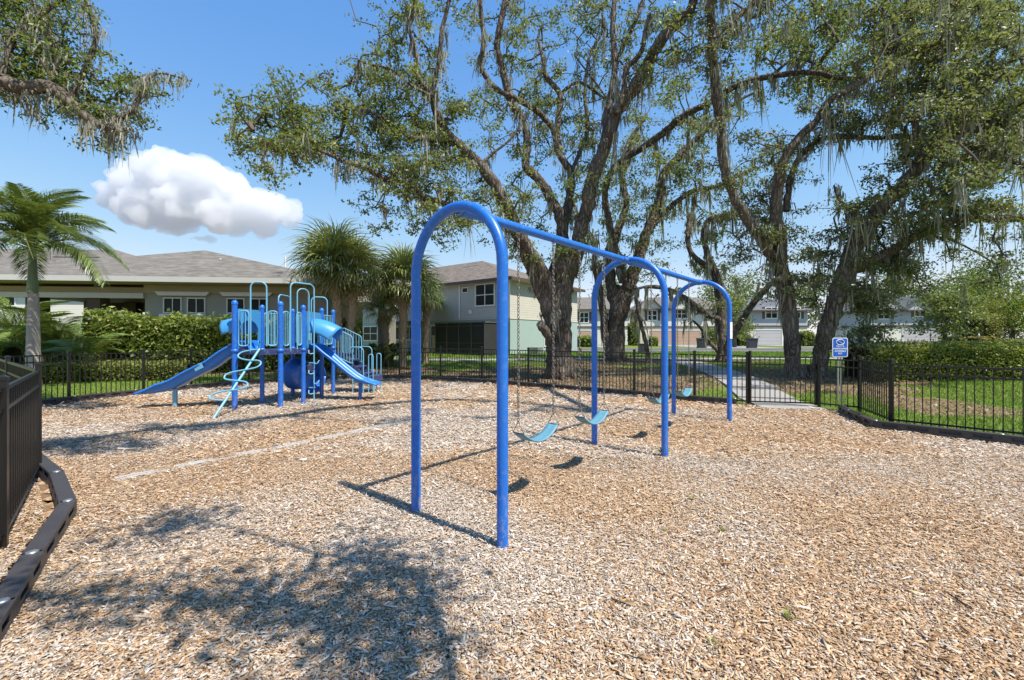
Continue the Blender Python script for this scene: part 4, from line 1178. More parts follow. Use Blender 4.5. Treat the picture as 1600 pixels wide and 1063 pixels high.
far_house('townhouse', 'pale grey gabled townhouse with wide grey garage behind the small rounded tree', 1360, 1486, 60, 4.8, 6.6, 'sid_grey', 'sid_white', 'roof_slate', 'garage_grey', [(1411, 1476)], [(1372, 1390, 484, 498), (1430, 1446, 478, 494)], [(1398, 1468, 6.9)])

# ---- street things
def wheelie(px, Z, s, label):
    x = (px - CX) / F_PX * Z; z = tz(x, Z)
    r_ = empty('wheelie_bin', (x, Z, z), label, 'bin', 'bins beside the garages')
    mb = MB(); w0, w1 = 0.22 * s, 0.29 * s
    vs = [(x - w0, Z - w0, z + .05), (x + w0, Z - w0, z + .05), (x + w0, Z + w0, z + .05), (x - w0, Z + w0, z + .05), (x - w1, Z - w1, z + 1.0 * s), (x + w1, Z - w1, z + 1.0 * s), (x + w1, Z + w1, z + 1.0 * s), (x - w1, Z + w1, z + 1.0 * s)]
    mb.add(vs, [(3, 2, 1, 0), (4, 5, 6, 7), (0, 1, 5, 4), (1, 2, 6, 5), (2, 3, 7, 6), (3, 0, 4, 7)]).build('body', M['bin'], r_, bevel=0.02)
    MB().box((x, Z - 0.02, z + 1.03 * s), (0.62 * s, 0.66 * s, 0.07)).build('lid', M['bin'], r_, bevel=0.02)
    for dx in (-0.24, 0.24): MB().tube([(x + dx * s - .03, Z + .2, z + .1), (x + dx * s + .03, Z + .2, z + .1)], 0.1, 10).build('wheel', M['black'], r_)
wheelie(1094, 44.5, 1.0, 'dark wheeled bin beside the tan garage driveway'); wheelie(1099.5, 44.8, 1.0, 'dark wheeled bin beside the tan garage driveway')
wheelie(1172, 44.5, 1.0, 'dark wheeled bin at the corner of the blue grey townhouse'); wheelie(1178, 45, 1.0, 'dark wheeled bin at the corner of the blue grey townhouse')
ub = P(1005, 548, 32.5); ubz = tz(ub.x, ub.y)
u_ = empty('utility_box', (ub.x, ub.y, ubz), 'low dark utility box on the grass left of the driveway behind the fence', 'utility box')
MB().box((ub.x, ub.y, ubz + 0.32), (0.62, 0.5, 0.64)).build('cabinet', M['bin'], u_, bevel=0.02)
MB().box((ub.x, ub.y, ubz + 0.67), (0.68, 0.56, 0.06)).build('lid', M['bin'], u_, bevel=0.01)
lp = P(1511, 541, 46.0); lz = tz(lp.x, lp.y)
lamp = empty('street_lamp', (lp.x, lp.y, lz), 'black lantern street lamp standing behind the clipped hedge', 'street lamp')
MB().lathe((lp.x, lp.y, lz), [(0.2, 0), (0.2, 0.12), (0.13, 0.3), (0.075, 0.55), (0.06, 0.8), (0.055, 3.0), (0.09, 3.05), (0.05, 3.12)], 14).build('pole', M['black'], lamp)
MB().lathe((lp.x, lp.y, lz + 3.12), [(0.07, 0), (0.17, 0.1), (0.19, 0.5), (0.16, 0.52)], 10).build('lantern_glass', M['signwhite'], lamp)
MB().lathe((lp.x, lp.y, lz + 3.62), [(0.24, 0), (0.22, 0.05), (0.1, 0.2), (0.03, 0.26), (0.0, 0.4)], 10).build('lantern_cap', M['black'], lamp)
# dark fence far away on the right, and the pool fence behind the left hedge
fence('metal_fence', 'distant black fence at the edge of the bright trees beyond the lamp', 'fence', [(50.0, 52), (53.0, 52), (56.0, 52.2), (60.0, 52.5), (64, 52.5)], 1.3, spacing=0.3, ground_z=0.45)
fence('metal_fence', 'dark pool fence half hidden behind the feather palms in front of the clubhouse', 'fence', [(-20.6, 16.0), (-18.8, 16.6), (-17.0, 17.3), (-15.4, 17.9)], 1.5, spacing=0.12, ground_z=0.25)
# ------------------------------------------------------------------ vegetation helpers
def leaf_quads(c, size, r, up=0.35, aspect=0.5, dirs=None):
    """rhombic leaves at centres c"""
    n = len(c)
    a = r.normal(0, 1, (n, 3)) if dirs is None else dirs + r.normal(0, 0.45, (n, 3))
    a /= np.linalg.norm(a, axis=1, keepdims=True)
    nr = r.normal(0, 1, (n, 3)); nr[:, 2] = np.abs(nr[:, 2]) + up
    b = np.cross(a, nr); b /= np.linalg.norm(b, axis=1, keepdims=True) + 1e-9
    s = (size * r.uniform(0.65, 1.35, n))[:, None] / 2
    w = s * aspect * r.uniform(0.7, 1.2, (n, 1))
    nn = np.cross(a, b) * s * r.normal(0, 0.25, (n, 1))
    V = np.stack([c - a * s, c + b * w + nn, c + a * s, c - b * w + nn], 1).reshape(-1, 3)
    return V, np.arange(4 * n).reshape(n, 4)

def pal(colors, n, r, k=None, jit=0.18):
    C_ = np.array(colors); m = len(C_) - 1
    k = r.random(n) if k is None else np.clip(k, 0, 1)
    t = np.clip(k * m, 0, m - 1e-4); i = t.astype(int); f = (t - i)[:, None]
    return (C_[i] * (1 - f) + C_[i + 1] * f) * r.uniform(1 - jit, 1 + jit, (n, 1))

OAKPAL = [(0.055, 0.074, 0.027), (0.12, 0.152, 0.05), (0.21, 0.245, 0.08), (0.32, 0.34, 0.125)]
MOSSPAL = [(0.21, 0.20, 0.165), (0.33, 0.315, 0.265), (0.46, 0.445, 0.385)]

def moss_strips(pts, lens, r, per=10, wid=0.03):
    """bundles of hanging tapered strips"""
    n = len(pts); N = n * per
    p = np.repeat(pts, per, 0) + r.normal(0, 1, (N, 3)) * np.array([0.055, 0.055, 0.05])
    L = np.repeat(lens, per) * r.uniform(0.35, 1.1, N)
    yaw = r.random(N) * 6.283
    sx, sy = np.cos(yaw), np.sin(yaw)
    w = wid * r.uniform(0.5, 1.4, N)
    drift = r.normal(0, 0.11, (N, 2)) * L[:, None]
    rows = []
    for k, (t, ww) in enumerate(((0, 0.7), (0.3, 1.0), (0.65, 0.75), (1.0, 0.12))):
        wob = r.normal(0, 0.012, (N, 2))
        c = p + np.stack([drift[:, 0] * t + wob[:, 0], drift[:, 1] * t + wob[:, 1], -L * t], -1)
        s = np.stack([sx, sy, np.zeros(N)], -1) * (w * ww / 2)[:, None]
        rows += [c - s, c + s]
    V = np.stack(rows, 1).reshape(-1, 3)
    base = (np.arange(N) * 8)[:, None, None]
    F = (np.array([[0, 1, 3, 2], [2, 3, 5, 4], [4, 5, 7, 6]])[None] + base).reshape(-1, 4)
    return V, F, np.repeat(pal(MOSSPAL, N, r), 8, 0)

class Oak:
    thin = 0.72
    def __init__(s, seed): s.nodes = []; s.rad = []; s.mb = MB(); s.r = np.random.default_rng(seed); s.clus = []; s.rn = random.Random(seed)
    def limb(s, pts, Z, taper=None, n=None, world=False, sub=5, rough=0.10):
        """pts: (px, py, width_px), Z: depth at start and end (or world points (x,y,z,radius))"""
        if world: W = [tuple(p) for p in pts]
        else:
            d = [0]
            for a, b in zip(pts[:-1], pts[1:]): d.append(d[-1] + math.hypot(b[0] - a[0], b[1] - a[1]))
            W = []
            for k, p in enumerate(pts):
                t = d[k] / d[-1]
                z = np.interp(t, np.linspace(0, 1, len(Z)), Z)
                q = P(p[0], p[1], z)
                W.append((q.x, q.y, q.z, p[2] / 2 / F_PX * z))
        C_ = catmull(W, sub)
        C_[:, 3] = np.maximum(C_[:, 3] * s.thin, 0.012)
        # slight gnarl
        k = len(C_)
        C_[1:-1, :3] += s.r.normal(0, 1, (k - 2, 3)) * (C_[1:-1, 3:4] * rough)
        rad = C_[:, 3] * (1 + s.r.normal(0, 0.05, k))
        nside = 14 if rad.max() > 0.25 else (10 if rad.max() > 0.1 else 7)
        s.mb.tube([Vector(p) for p in C_[:, :3]], list(rad), n or nside)
        for p, q in zip(C_[:, :3], rad): s.nodes.append(p); s.rad.append(q)
    def flare(s, c, r0, zb, n=7):
        """root buttresses"""
        for k in range(n):
            a = 6.283 * k / n + s.rn.uniform(-.3, .3)
            d = Vector((math.cos(a), math.sin(a), 0)); L = r0 * s.rn.uniform(1.5, 2.2)
            s.mb.tube([Vector((c[0], c[1], zb + r0 * 1.5)) + d * r0 * 0.55, Vector((c[0], c[1], zb + r0 * 0.6)) + d * r0 * 0.85, Vector((c[0], c[1], zb + r0 * 0.16)) + d * r0 * 1.2, Vector((c[0], c[1], zb - 0.08)) + d * L], [r0 * .42, r0 * .38, r0 * .26, r0 * .1], 8)
    def build(s, root, leaves_per=34, leaf=0.105, spread=0.36, moss_limb=0.5, moss_clus=0.25, moss_len=0.6, pal_=OAKPAL, maxtwig=3.5, moss_w=0.03):
        r = s.r
        N0 = len(s.nodes)
        nodes = np.array(s.nodes); 
        cl = np.array(s.clus) if s.clus else np.zeros((0, 3))
        # grow twigs: every cluster joins the nearest earlier node
        if len(cl):
            dl = np.array([np.min(((nodes - c) ** 2).sum(1)) for c in cl])
            cl = cl[np.argsort(dl)]
            allp = np.vstack([nodes, cl]); par = np.full(len(allp), -1)
            for i in range(len(cl)):
                k = N0 + i
                dd = ((allp[:k] - cl[i]) ** 2).sum(1)
                dd[:N0] *= 0.8
                par[k] = int(np.argmin(dd))
            cnt = np.ones(len(allp))
            for k in range(len(allp) - 1, N0 - 1, -1): cnt[par[k]] += cnt[k]
            V, F = [], []
            for k in range(N0, len(allp)):
                a, b = allp[par[k]], allp[k]
                if np.linalg.norm(b - a) > maxtwig: continue
                m_ = (a + b) / 2 + r.normal(0, 0.07, 3) * np.linalg.norm(b - a) + np.array([0, 0, 0.06])
                r1 = min(0.008 * cnt[k] ** 0.5 + 0.004, 0.07); r0 = r1 * 1.25
                d = b - a; d /= np.linalg.norm(d) + 1e-9
                u = np.cross(d, [0.3, 0.5, 0.8]); u /= np.linalg.norm(u) + 1e-9; w = np.cross(d, u)
                base = len(V)
                for p, rr in ((a, r0), (m_, (r0 + r1) / 2), (b, r1 * 0.8)):
                    for t in range(4):
                        an = t * math.pi / 2; V.append(p + (u * math.cos(an) + w * math.sin(an)) * rr)
                for q in range(2):
                    for t in range(4): F.append((base + q * 4 + t, base + q * 4 + (t + 1) % 4, base + q * 4 + 4 + (t + 1) % 4, base + q * 4 + 4 + t))
            tag(np_mesh('twigs', np.array(V), np.array(F), M['twig'], root), kind='stuff')
            n = len(cl) * leaves_per
            cidx = np.repeat(np.arange(len(cl)), leaves_per)
            off = r.normal(0, 1, (n, 3)) * np.array([spread, spread, spread * 0.55])
            shade = np.repeat(r.normal(0.5, 0.2, len(cl)), leaves_per)
            V, F = leaf_quads(cl[cidx] + off, leaf, r)
            c = np.repeat(pal(pal_, n, r, shade + r.normal(0, 0.2, n)), 4, 0)
            tag(np_mesh('crown', V, F, M['leaf'], root, col=c), kind='stuff')
        s.mb.build('trunk', M['bark'], root)
        # moss from limbs and twigs
        ok = (np.array(s.rad) < 0.30) & (nodes[:, 2] > 2.4)
        cand = nodes[ok]; cr = np.array(s.rad)[ok]
        pick = r.random(len(cand)) < moss_limb
        pts = np.repeat(cand[pick], 2, 0); rr = np.repeat(cr[pick], 2)
        pts = pts + np.stack([r.normal(0, 0.5, len(pts)) * rr, r.normal(0, 0.5, len(pts)) * rr, -rr * 0.9], -1) + r.normal(0, 0.10, (len(pts), 3)) * np.array([1, 1, 0])
        if len(cl):
            pc = cl[r.random(len(cl)) < moss_clus]
            pts = np.vstack([pts, pc])
        if len(pts):
            V, F, c = moss_strips(pts, moss_len * r.gamma(1.25, 0.8, len(pts)), r, wid=moss_w)
            tag(np_mesh('moss', V, F, M['moss'], root, col=c), kind='stuff')

# ------------------------------------------------------------------ the big live oaks
oakA, oakB, oakC, oakD = Oak(1), Oak(2), Oak(3), Oak(4)
ZA = 16.0
oakA.limb([(876, 596, 66), (875, 575, 62), (874, 540, 56), (872, 500, 56), (873, 460, 60), (878, 425, 58), (882, 400, 46)], [ZA, ZA], rough=0.03)
oakA.flare((2.0 - 0.2, ZA), 0.45, tz(1.8, ZA))
oakA.limb([(862, 500, 30), (846, 455, 32), (836, 425, 34), (820, 388, 32), (803, 350, 29), (785, 308, 26), (755, 263, 23), (736, 244, 21), (717, 226, 19), (691, 199, 18), (680, 169, 16), (672, 147, 14), (653, 120, 11), (648, 75, 9), (636, 34, 6), (650, 5, 5), (665, -40, 3)], [ZA - .1, ZA - 1.2, ZA - 2.0])
oakA.limb([(674, 150, 11), (680, 124, 10), (687, 86, 10), (691, 45, 9), (702, 0, 8), (712, -60, 6), (720, -130, 3)], [ZA - 1.7, ZA - 1.9])
oakA.limb([(868, 470, 26), (846, 420, 24), (815, 372, 20), (770, 346, 17), (720, 328, 16), (690, 318, 15), (661, 307, 15), (646, 290, 15), (604, 280, 14), (571, 263, 12), (537, 252, 10), (503, 237, 8), (469, 229, 6), (430, 222, 4), (395, 205, 2)], [ZA - .3, ZA - 2.0, ZA - 3.6])
oakA.limb([(717, 226, 12), (683, 218, 12), (646, 216, 11), (620, 200, 9), (585, 178, 7), (555, 168, 5), (520, 172, 3)], [ZA - 1.2, ZA - 2.6])
oakA.limb([(672, 150, 8), (640, 132, 6), (610, 108, 5), (575, 100, 3), (556, 92, 2)], [ZA - 1.8, ZA - 2.2])
oakA.limb([(878, 420, 34), (878, 350, 24), (862, 312, 22), (839, 278, 19), (822, 260, 18), (824, 226, 17), (817, 188, 15), (798, 158, 17), (786, 113, 15), (777, 68, 14), (790, 0, 12), (798, -80, 8), (800, -160, 4)], [ZA, ZA + .4, ZA + .2])
oakA.limb([(878, 400, 26), (880, 361, 22), (888, 320, 19), (892, 271, 17), (875, 241, 15), (871, 196, 13), (875, 150, 12), (854, 120, 11), (847, 88, 8), (840, 60, 5)], [ZA + .2, ZA + 1.5])
oakA.limb([(872, 238, 14), (862, 199, 13), (832, 169, 12), (798, 150, 12), (775, 139, 11), (751, 105, 11), (756, 64, 10), (749, 0, 10), (742, -70, 6), (735, -140, 3)], [ZA + .8, ZA - .2, ZA - .8])
oakA.limb([(888, 430, 40), (905, 372, 31), (918, 320, 30), (926, 278, 29), (944, 233, 28), (960, 184, 27), (990, 139, 27), (1012, 98, 25), (1038, 56, 24), (1076, 19, 20), (1095, -30, 17), (1130, -110, 12), (1160, -190, 6)], [ZA, ZA - 1.5, ZA - 3.2])
oakA.limb([(946, 215, 18), (948, 181, 17), (956, 143, 14), (960, 98, 13), (958, 38, 12), (962, -20, 10), (970, -110, 6), (975, -190, 3)], [ZA - .8, ZA + .3])
oakA.limb([(960, 100, 10), (978, 64, 9), (1001, 11, 9), (1015, -50, 7), (1030, -140, 3)], [ZA - .3, ZA + .4])
oakA.limb([(962, 178, 14), (974, 148, 12), (978, 109, 11), (1001, 83, 11), (1010, 41, 9), (1016, 20, 4)], [ZA - 1.4, ZA - 1.9])
oakA.limb([(890, 274, 9), (911, 226, 9), (918, 196, 9), (914, 139, 8), (922, 86, 6), (941, 49, 5), (940, 10, 3)], [ZA + .8, ZA + 2.2])
oakA.limb([(873, 150, 8), (905, 128, 7), (948, 155, 5), (900, 90, 3)], [ZA + 1.5, ZA + 2])
oakA.limb([(750, 258, 8), (770, 240, 6), (800, 215, 5), (815, 190, 3)], [ZA - 1, ZA - .4])
oakA.limb([(862, 530, 18), (850, 514, 20), (843, 506, 18)], [ZA - .5, ZA - .8])          # old stub on the trunk
oakA.limb([(868, 480, 12), (876, 500, 15), (878, 506, 14)], [ZA - .55, ZA - .75])
ZB = 22.7
oakB.limb([(963, 570, 46), (962, 545, 40), (964, 500, 40), (972, 470, 42), (978, 450, 38)], [ZB, ZB], rough=0.03)
oakB.flare((5.45, ZB), 0.42, tz(5.45, ZB))
oakB.limb([(950, 560, 16), (944, 500, 16), (938, 460, 15), (930, 420, 13), (928, 380, 11), (905, 340, 8), (890, 300, 5)], [ZB - .2, ZB + .6])
oakB.limb([(962, 480, 24), (954, 440, 24), (952, 400, 22), (965, 360, 18), (978, 320, 15), (971, 263, 13), (985, 220, 10), (1010, 180, 7)], [ZB, ZB + .8])
oakB.limb([(978, 460, 30), (992, 420, 27), (1001, 391, 25), (1012, 361, 22), (1031, 312, 19), (1038, 271, 17), (1065, 241, 15), (1110, 196, 11), (1150, 160, 7), (1190, 140, 4)], [ZB, ZB - 1.0])
oakB.limb([(975, 440, 22), (960, 380, 16), (945, 310, 14), (960, 262, 15), (1001, 233, 15), (1038, 207, 15), (1065, 184, 14), (1106, 162, 13), (1156, 132, 13), (1205, 120, 12), (1265, 113, 11), (1311, 122, 10), (1345, 126, 7)], [ZB, ZB - 2.5, ZB - 5.5, ZB - 7])
oakB.limb([(1205, 120, 7), (1235, 95, 7), (1262, 96, 5), (1290, 108, 3)], [ZB - 5, ZB - 5.5])
oakB.limb([(1010, 365, 14), (1040, 330, 12), (1080, 300, 10), (1125, 290, 8), (1160, 270, 5)], [ZB - .3, ZB + 1])
oakB.limb([(1012, 578, 8), (1012, 550, 9), (1005, 520, 9), (998, 490, 8), (992, 455, 7), (985, 430, 5)], [20.5, 21.5])
ZC = 14.6
oakC.limb([(1240, 604, 40), (1238, 580, 33), (1238, 545, 31), (1235, 500, 31), (1230, 470, 30), (1222, 430, 32), (1214, 404, 32)], [ZC, ZC], rough=0.03)
oakC.flare((9.55, ZC), 0.27, tz(9.5, ZC)); oakC.flare((10.25, ZC + .1), 0.25, tz(10.3, ZC), 5)
oakC.limb([(1214, 412, 26), (1205, 399, 24), (1186, 369, 22), (1160, 331, 20), (1138, 286, 19), (1128, 241, 18), (1126, 196, 18), (1119, 150, 18), (1115, 94, 18), (1111, 38, 17), (1111, 0, 16), (1116, -70, 12), (1125, -160, 6)], [ZC, ZC - 1.2, ZC - 2])
oakC.limb([(1220, 420, 26), (1219, 385, 26), (1213, 339, 24), (1217, 282, 22), (1228, 244, 20), (1250, 214, 18), (1277, 188, 16), (1296, 158, 15), (1341, 132, 14), (1386, 102, 12), (1418, 94, 9), (1460, 60, 7), (1500, 20, 4)], [ZC, ZC - .8, ZC - 2.2])
oakC.limb([(1228, 330, 14), (1232, 301, 13), (1243, 256, 12), (1269, 226, 11), (1296, 214, 11), (1326, 214, 10), (1371, 216, 9), (1431, 212, 6), (1480, 200, 3)], [ZC - .2, ZC + .8])
oakC.limb([(1386, 102, 8), (1400, 75, 7), (1412, 60, 5), (1430, 30, 3)], [ZC - 1.5, ZC - 1])
oakC.limb([(1278, 604, 36), (1280, 570, 31), (1288, 530, 32), (1300, 490, 34), (1312, 455, 36), (1325, 420, 38), (1341, 375, 34), (1378, 325, 30), (1423, 275, 27), (1446, 245, 25), (1476, 213, 25), (1540, 200, 24), (1610, 186, 21), (1700, 160, 14)], [ZC, ZC - .6, ZC - 2.0, ZC - 3.0])
oakC.limb([(1330, 425, 24), (1370, 405, 20), (1405, 385, 20), (1439, 366, 18), (1469, 350, 17), (1506, 342, 17), (1560, 342, 16), (1610, 339, 14), (1700, 330, 8)], [ZC - .3, ZC - 1.5, ZC - 2.4])
oakC.limb([(1470, 216, 12), (1530, 228, 11), (1566, 246, 10), (1610, 262, 8)], [ZC - 2.4, ZC - 3.2])
oakC.limb([(1480, 212, 14), (1500, 150, 12), (1540, 110, 10), (1580, 95, 9), (1640, 70, 6)], [ZC - 2.4, ZC - 3])
oakC.limb([(1440, 250, 16), (1430, 190, 12), (1450, 120, 10), (1480, 60, 8), (1520, 10, 6), (1560, -60, 4)], [ZC - 2, ZC - 1])
oakC.limb([(1560, 60, 7), (1585, 52, 6), (1620, 40, 4)], [ZC - 2, ZC - 2.5])
oakC.limb([(1360, 350, 16), (1330, 330, 10), (1310, 310, 6), (1303, 290, 4)], [ZC - 1, ZC - .5])
oakC.limb([(1115, 60, 9), (1160, 20, 9), (1200, -20, 8), (1270, -80, 5)], [ZC - 2, ZC - 1.5])
ZD = 21.8
oakD.limb([(1128, 582, 26), (1128, 545, 22), (1126, 500, 20), (1124, 460, 19), (1118, 430, 18), (1105, 395, 13), (1100, 370, 11), (1105, 345, 9), (1130, 335, 7), (1150, 330, 4)], [ZD, ZD], rough=0.05)
oakD.flare((10.5, ZD), 0.25, tz(10.5, ZD), 5)
oakD.limb([(1110, 420, 12), (1080, 395, 10), (1075, 365, 9), (1082, 330, 7), (1090, 300, 4)], [ZD, ZD + 1])
oakD.limb([(1124, 500, 11), (1105, 492, 12), (1085, 478, 11), (1065, 462, 11), (1040, 452, 10), (1015, 448, 8), (990, 452, 4)], [ZD - .2, ZD - 2])
oakD.limb([(1130, 560, 12), (1142, 530, 14), (1160, 500, 14), (1180, 470, 13), (1205, 445, 11), (1230, 425, 8)], [ZD, ZD - 1.5])
oakD.limb([(1122, 550, 9), (1105, 530, 7), (1092, 510, 5), (1075, 495, 3)], [ZD, ZD - .5])


# the forked oak's leaning limb goes on above the picture and shades the mulch
def SH(px, py, z):
    g = G(px, py); k = z / math.tan(SUN_EL)
    return (g.x + 0.79 * k, g.y - 0.613 * k, z)
def shade(px, py, rx, ry, z, n, spread=0.6, tree=None):
    for _ in range(n):
        t = fr.random() * 6.283; q = math.sqrt(fr.random())
        x, y, zz = SH(px + rx * q * math.cos(t), py + ry * q * math.sin(t), z + fr.normal(0, spread)); (tree or oakE).clus.append((x, y, zz))
HZ = 12.0
def HL(px, py, r_, dz=0.0): return (*SH(px, py, HZ + dz)[:2], HZ + dz, r_)
oakC.limb([(5.76, 12.6, 11.3, .17), (6.0, 11.2, 12.0, .17), (6.5, 8.6, 12.2, .17), HL(925, 644, .16), HL(860, 634, .13), HL(775, 627, .15), HL(700, 625, .16), HL(620, 629, .18), HL(531, 638, .2), HL(447, 650, .21), HL(362, 661, .2), HL(261, 670, .18), HL(160, 683, .13), HL(80, 700, .04)], None, world=True, rough=0.08)
oakC.limb([HL(447, 650, .06), HL(520, 657, .05, .2), HL(600, 663, .04, .3), HL(640, 655, .03, .3)], None, world=True)
oakC.limb([HL(860, 634, .06), HL(780, 652, .05, .2), HL(690, 650, .045, .3), HL(655, 643, .03, .3)], None, world=True)
fr = np.random.default_rng(55)
for a_ in ((150, 697, 95, 12, 36), (100, 690, 55, 9, 9), (620, 657, 25, 5, 4), (880, 640, 70, 6, 10), (780, 600, 70, 6, 9), (560, 636, 90, 5, 12), (300, 668, 110, 6, 16)):
    shade(*a_[:4], HZ, a_[4], .25, oakC)
# how thick the foliage stands, per 40-pixel cell of the photograph (0..9), rows from y = 0
DENS = {  # y: (first x, digits)
 -280: (640, '122333333333333333333333'), -240: (640, '233333333333333333333333'), -200: (600, '2333444443344444444444444'), -160: (600, '2344444444444444444444444'), -120: (600, '2334434444344455555555555'), -80: (600, '2333434444344455555555555'), -40: (560, '12332344554443555556666665'),
 0: (560, '12431344554444567777788886'), 40: (560, '14432345554444667666778886'), 80: (520, '143342445543355445345564587'), 120: (400, '223555444455543445533344556688 7'.replace(' ', '')),
 160: (360, '4776556654555554455423555667888'), 200: (360, '478777665545555455553565445788 7'.replace(' ', '')), 240: (400, '331456774334555655655521135777 5'.replace(' ', '')),
 280: (560, '35676555455666655411256677753'), 320: (560, '12453345435665555446887764 44'.replace(' ', '')), 360: (680, '21133344545455434899742 33'.replace(' ', '')),
 400: (800, '1323323345534699974001'), 440: (1000, '12134423899700'), 480: (1040, '1122001689500'), 520: (1280, '2470')}
trees = [oakA, oakB, oakC, oakD]
# open sky between the limbs
HOLES = [(1300, 275, 52, 52), (1262, 325, 26, 55), (1478, 420, 52, 42), (1452, 392, 30, 30), (1590, 292, 42, 40), (1580, 385, 34, 22), (1172, 92, 32, 40), (1478, 100, 26, 12), (1060, 398, 26, 26), (515, 60, 70, 70), (722, 90, 22, 70), (735, 200, 22, 26), (1010, 165, 20, 34), (790, 255, 22, 30), (1010, 265, 22, 22), (850, 300, 16, 34), (905, 110, 16, 26), (1170, 205, 26, 40), (1225, 175, 40, 18), (1080, 340, 24, 18), (940, 350, 16, 30), (1352, 235, 44, 14), (1590, 80, 18, 30), (1195, 495, 38, 45), (1435, 488, 48, 48), (1050, 500, 30, 40)]
NP_, NT, NW = [], [], []
for ti, t_ in enumerate(trees):
    for p in t_.nodes:
        Zp = p[1]
        NP_.append((CX + p[0] / Zp * F_PX, HY - (p[2] - H_CAM) / Zp * F_PX)); NT.append(ti); NW.append(p)
NP_, NT, NW = np.array(NP_), np.array(NT), np.array(NW)
thin = np.concatenate([np.array(t_.rad) for t_ in trees]) < 0.3
fr = np.random.default_rng(55)
PER = 3.3
for y0, (x0, digs) in DENS.items():
    for k, ch in enumerate(digs):
        d = int(ch)
        if d == 0: continue
        nclu = fr.poisson(d * PER * (0.22 if y0 < 0 else 1) * (0.8 if 720 <= x0 + 40 * k < 1120 else (1.25 if x0 + 40 * k >= 1400 and y0 < 240 else 1)))
        while nclu > 0:
            px, py = x0 + 40 * k + fr.uniform(0, 40), y0 + fr.uniform(0, 40)
            dd = np.hypot(NP_[:, 0] - px, (NP_[:, 1] - py)) + np.where(thin, 0, 60) + np.where((NP_[:, 1] > 440), 40, 0)
            if any(((px - hx) / hrx) ** 2 + ((py - hy) / hry) ** 2 < 1 for hx, hy, hrx, hry in HOLES) and fr.random() < 0.93:
                nclu -= 5; continue
            cand = np.argsort(dd)[:7]
            j = cand[fr.integers(0, len(cand))]
            Zc = max(NW[j][1] + fr.normal(0.6, 0.5 if (py > 380 and px < 1000) else 0.85), 8.5)
            q = P(px, py, Zc)
            m_ = min(nclu, int(fr.integers(3, 8))); nclu -= m_
            for _ in range(m_):      # one spray of leaf clusters
                o_ = fr.normal(0, 1, 3) * np.array([0.30, 0.30, 0.14]) * Zc / 15
                trees[NT[j]].clus.append((q.x + o_[0], q.y + o_[1], q.z + o_[2]))
oa = empty('oak_tree', (1.8, ZA, tz(1.8, ZA)), 'huge live oak with one thick knotted trunk, its mossy limbs spreading over the swings', 'tree')
oakA.build(oa, leaves_per=36, leaf=0.115, spread=0.15, moss_limb=0.5, moss_clus=0.12, moss_len=0.38, moss_w=0.036)
ob = empty('oak_tree', (5.45, ZB, tz(5.45, ZB)), 'live oak with two close stems and a leaning pole, standing beyond the big knotted oak', 'tree')
oakB.build(ob, leaves_per=36, leaf=0.14, spread=0.22, moss_limb=0.6, moss_clus=0.2, moss_len=0.55, moss_w=0.065)
oc = empty('oak_tree', (9.9, ZC, tz(9.9, ZC)), 'live oak forked into two trunks at the ground beside the gate, heavy with grey moss', 'tree')
OAKPAL2 = [(0.05, 0.06, 0.027), (0.11, 0.122, 0.052), (0.2, 0.21, 0.092), (0.32, 0.32, 0.155)]
oakC.build(oc, leaves_per=40, leaf=0.10, spread=0.15, moss_limb=0.45, moss_clus=0.24, moss_len=0.44, pal_=OAKPAL2, moss_w=0.034)
od = empty('oak_tree', (10.5, ZD, tz(10.5, ZD)), 'small mossy oak with arching low limbs between the swing frame and the forked oak', 'tree')
oakD.build(od, leaves_per=36, leaf=0.13, spread=0.2, moss_limb=0.5, moss_clus=0.22, moss_len=0.5, moss_w=0.06)

# ---- oak outside the left edge whose limb reaches into the picture
oakL = Oak(8)
LT = (-15.5, 6.0)
oakL.limb([(LT[0], LT[1], -0.2, .5), (LT[0], LT[1] + .1, 1.5, .42), (LT[0] + .3, LT[1] + .4, 3.2, .38), (LT[0] + 1.2, LT[1] + .9, 4.6, .3), (-12.6, 7.3, 5.5, .24), (-11.2, 7.7, 6.0, .21), (-10.2, 7.9, 6.2, .19)], None, world=True)
oakL.limb([(-60, 118, 36), (0, 128, 33), (38, 138, 29), (75, 135, 26), (109, 160, 23), (143, 190, 19), (165, 198, 14), (185, 205, 8), (205, 200, 4)], [7.9, 8.0, 8.1], rough=0.06)
oakL.limb([(165, 196, 12), (190, 186, 11), (211, 166, 10), (219, 145, 9), (228, 128, 7), (250, 115, 4), (285, 122, 2)], [8.0, 8.2])
oakL.limb([(75, 135, 12), (90, 90, 10), (80, 55, 8), (60, 20, 7), (30, -30, 5)], [8.1, 8.5])
oakL.limb([(109, 160, 12), (140, 90, 10), (150, 50, 9), (135, 0, 8), (130, -60, 4)], [8.1, 8.8])
oakL.limb([(0, 125, 14), (20, 60, 11), (70, 20, 8), (120, -20, 5)], [8.0, 8.4])
LDENS = {-80: (-120, '5555331'), -40: (-120, '5566431'), 0: (-120, '55576410'), 40: (-120, '55576510'), 80: (-120, '555776410'), 120: (-120, '3336776442'), 160: (-120, '00001476200'), 200: (0, '0001300')}
for y0, (x0, digs) in LDENS.items():
    for k, ch in enumerate(digs):
        for _ in range(fr.poisson(int(ch) * 2.0)):
            q = P(x0 + 40 * k + fr.uniform(0, 40), y0 + fr.uniform(0, 40), fr.normal(8.5, 0.3)); oakL.clus.append((q.x, q.y, q.z))
ol = empty('oak_tree', (LT[0], LT[1], 0), 'live oak whose moss hung limb reaches in above the feathery palm and white cloud', 'tree')
OAKPAL3 = [(0.05, 0.085, 0.02), (0.10, 0.155, 0.035), (0.17, 0.22, 0.05), (0.25, 0.29, 0.075)]
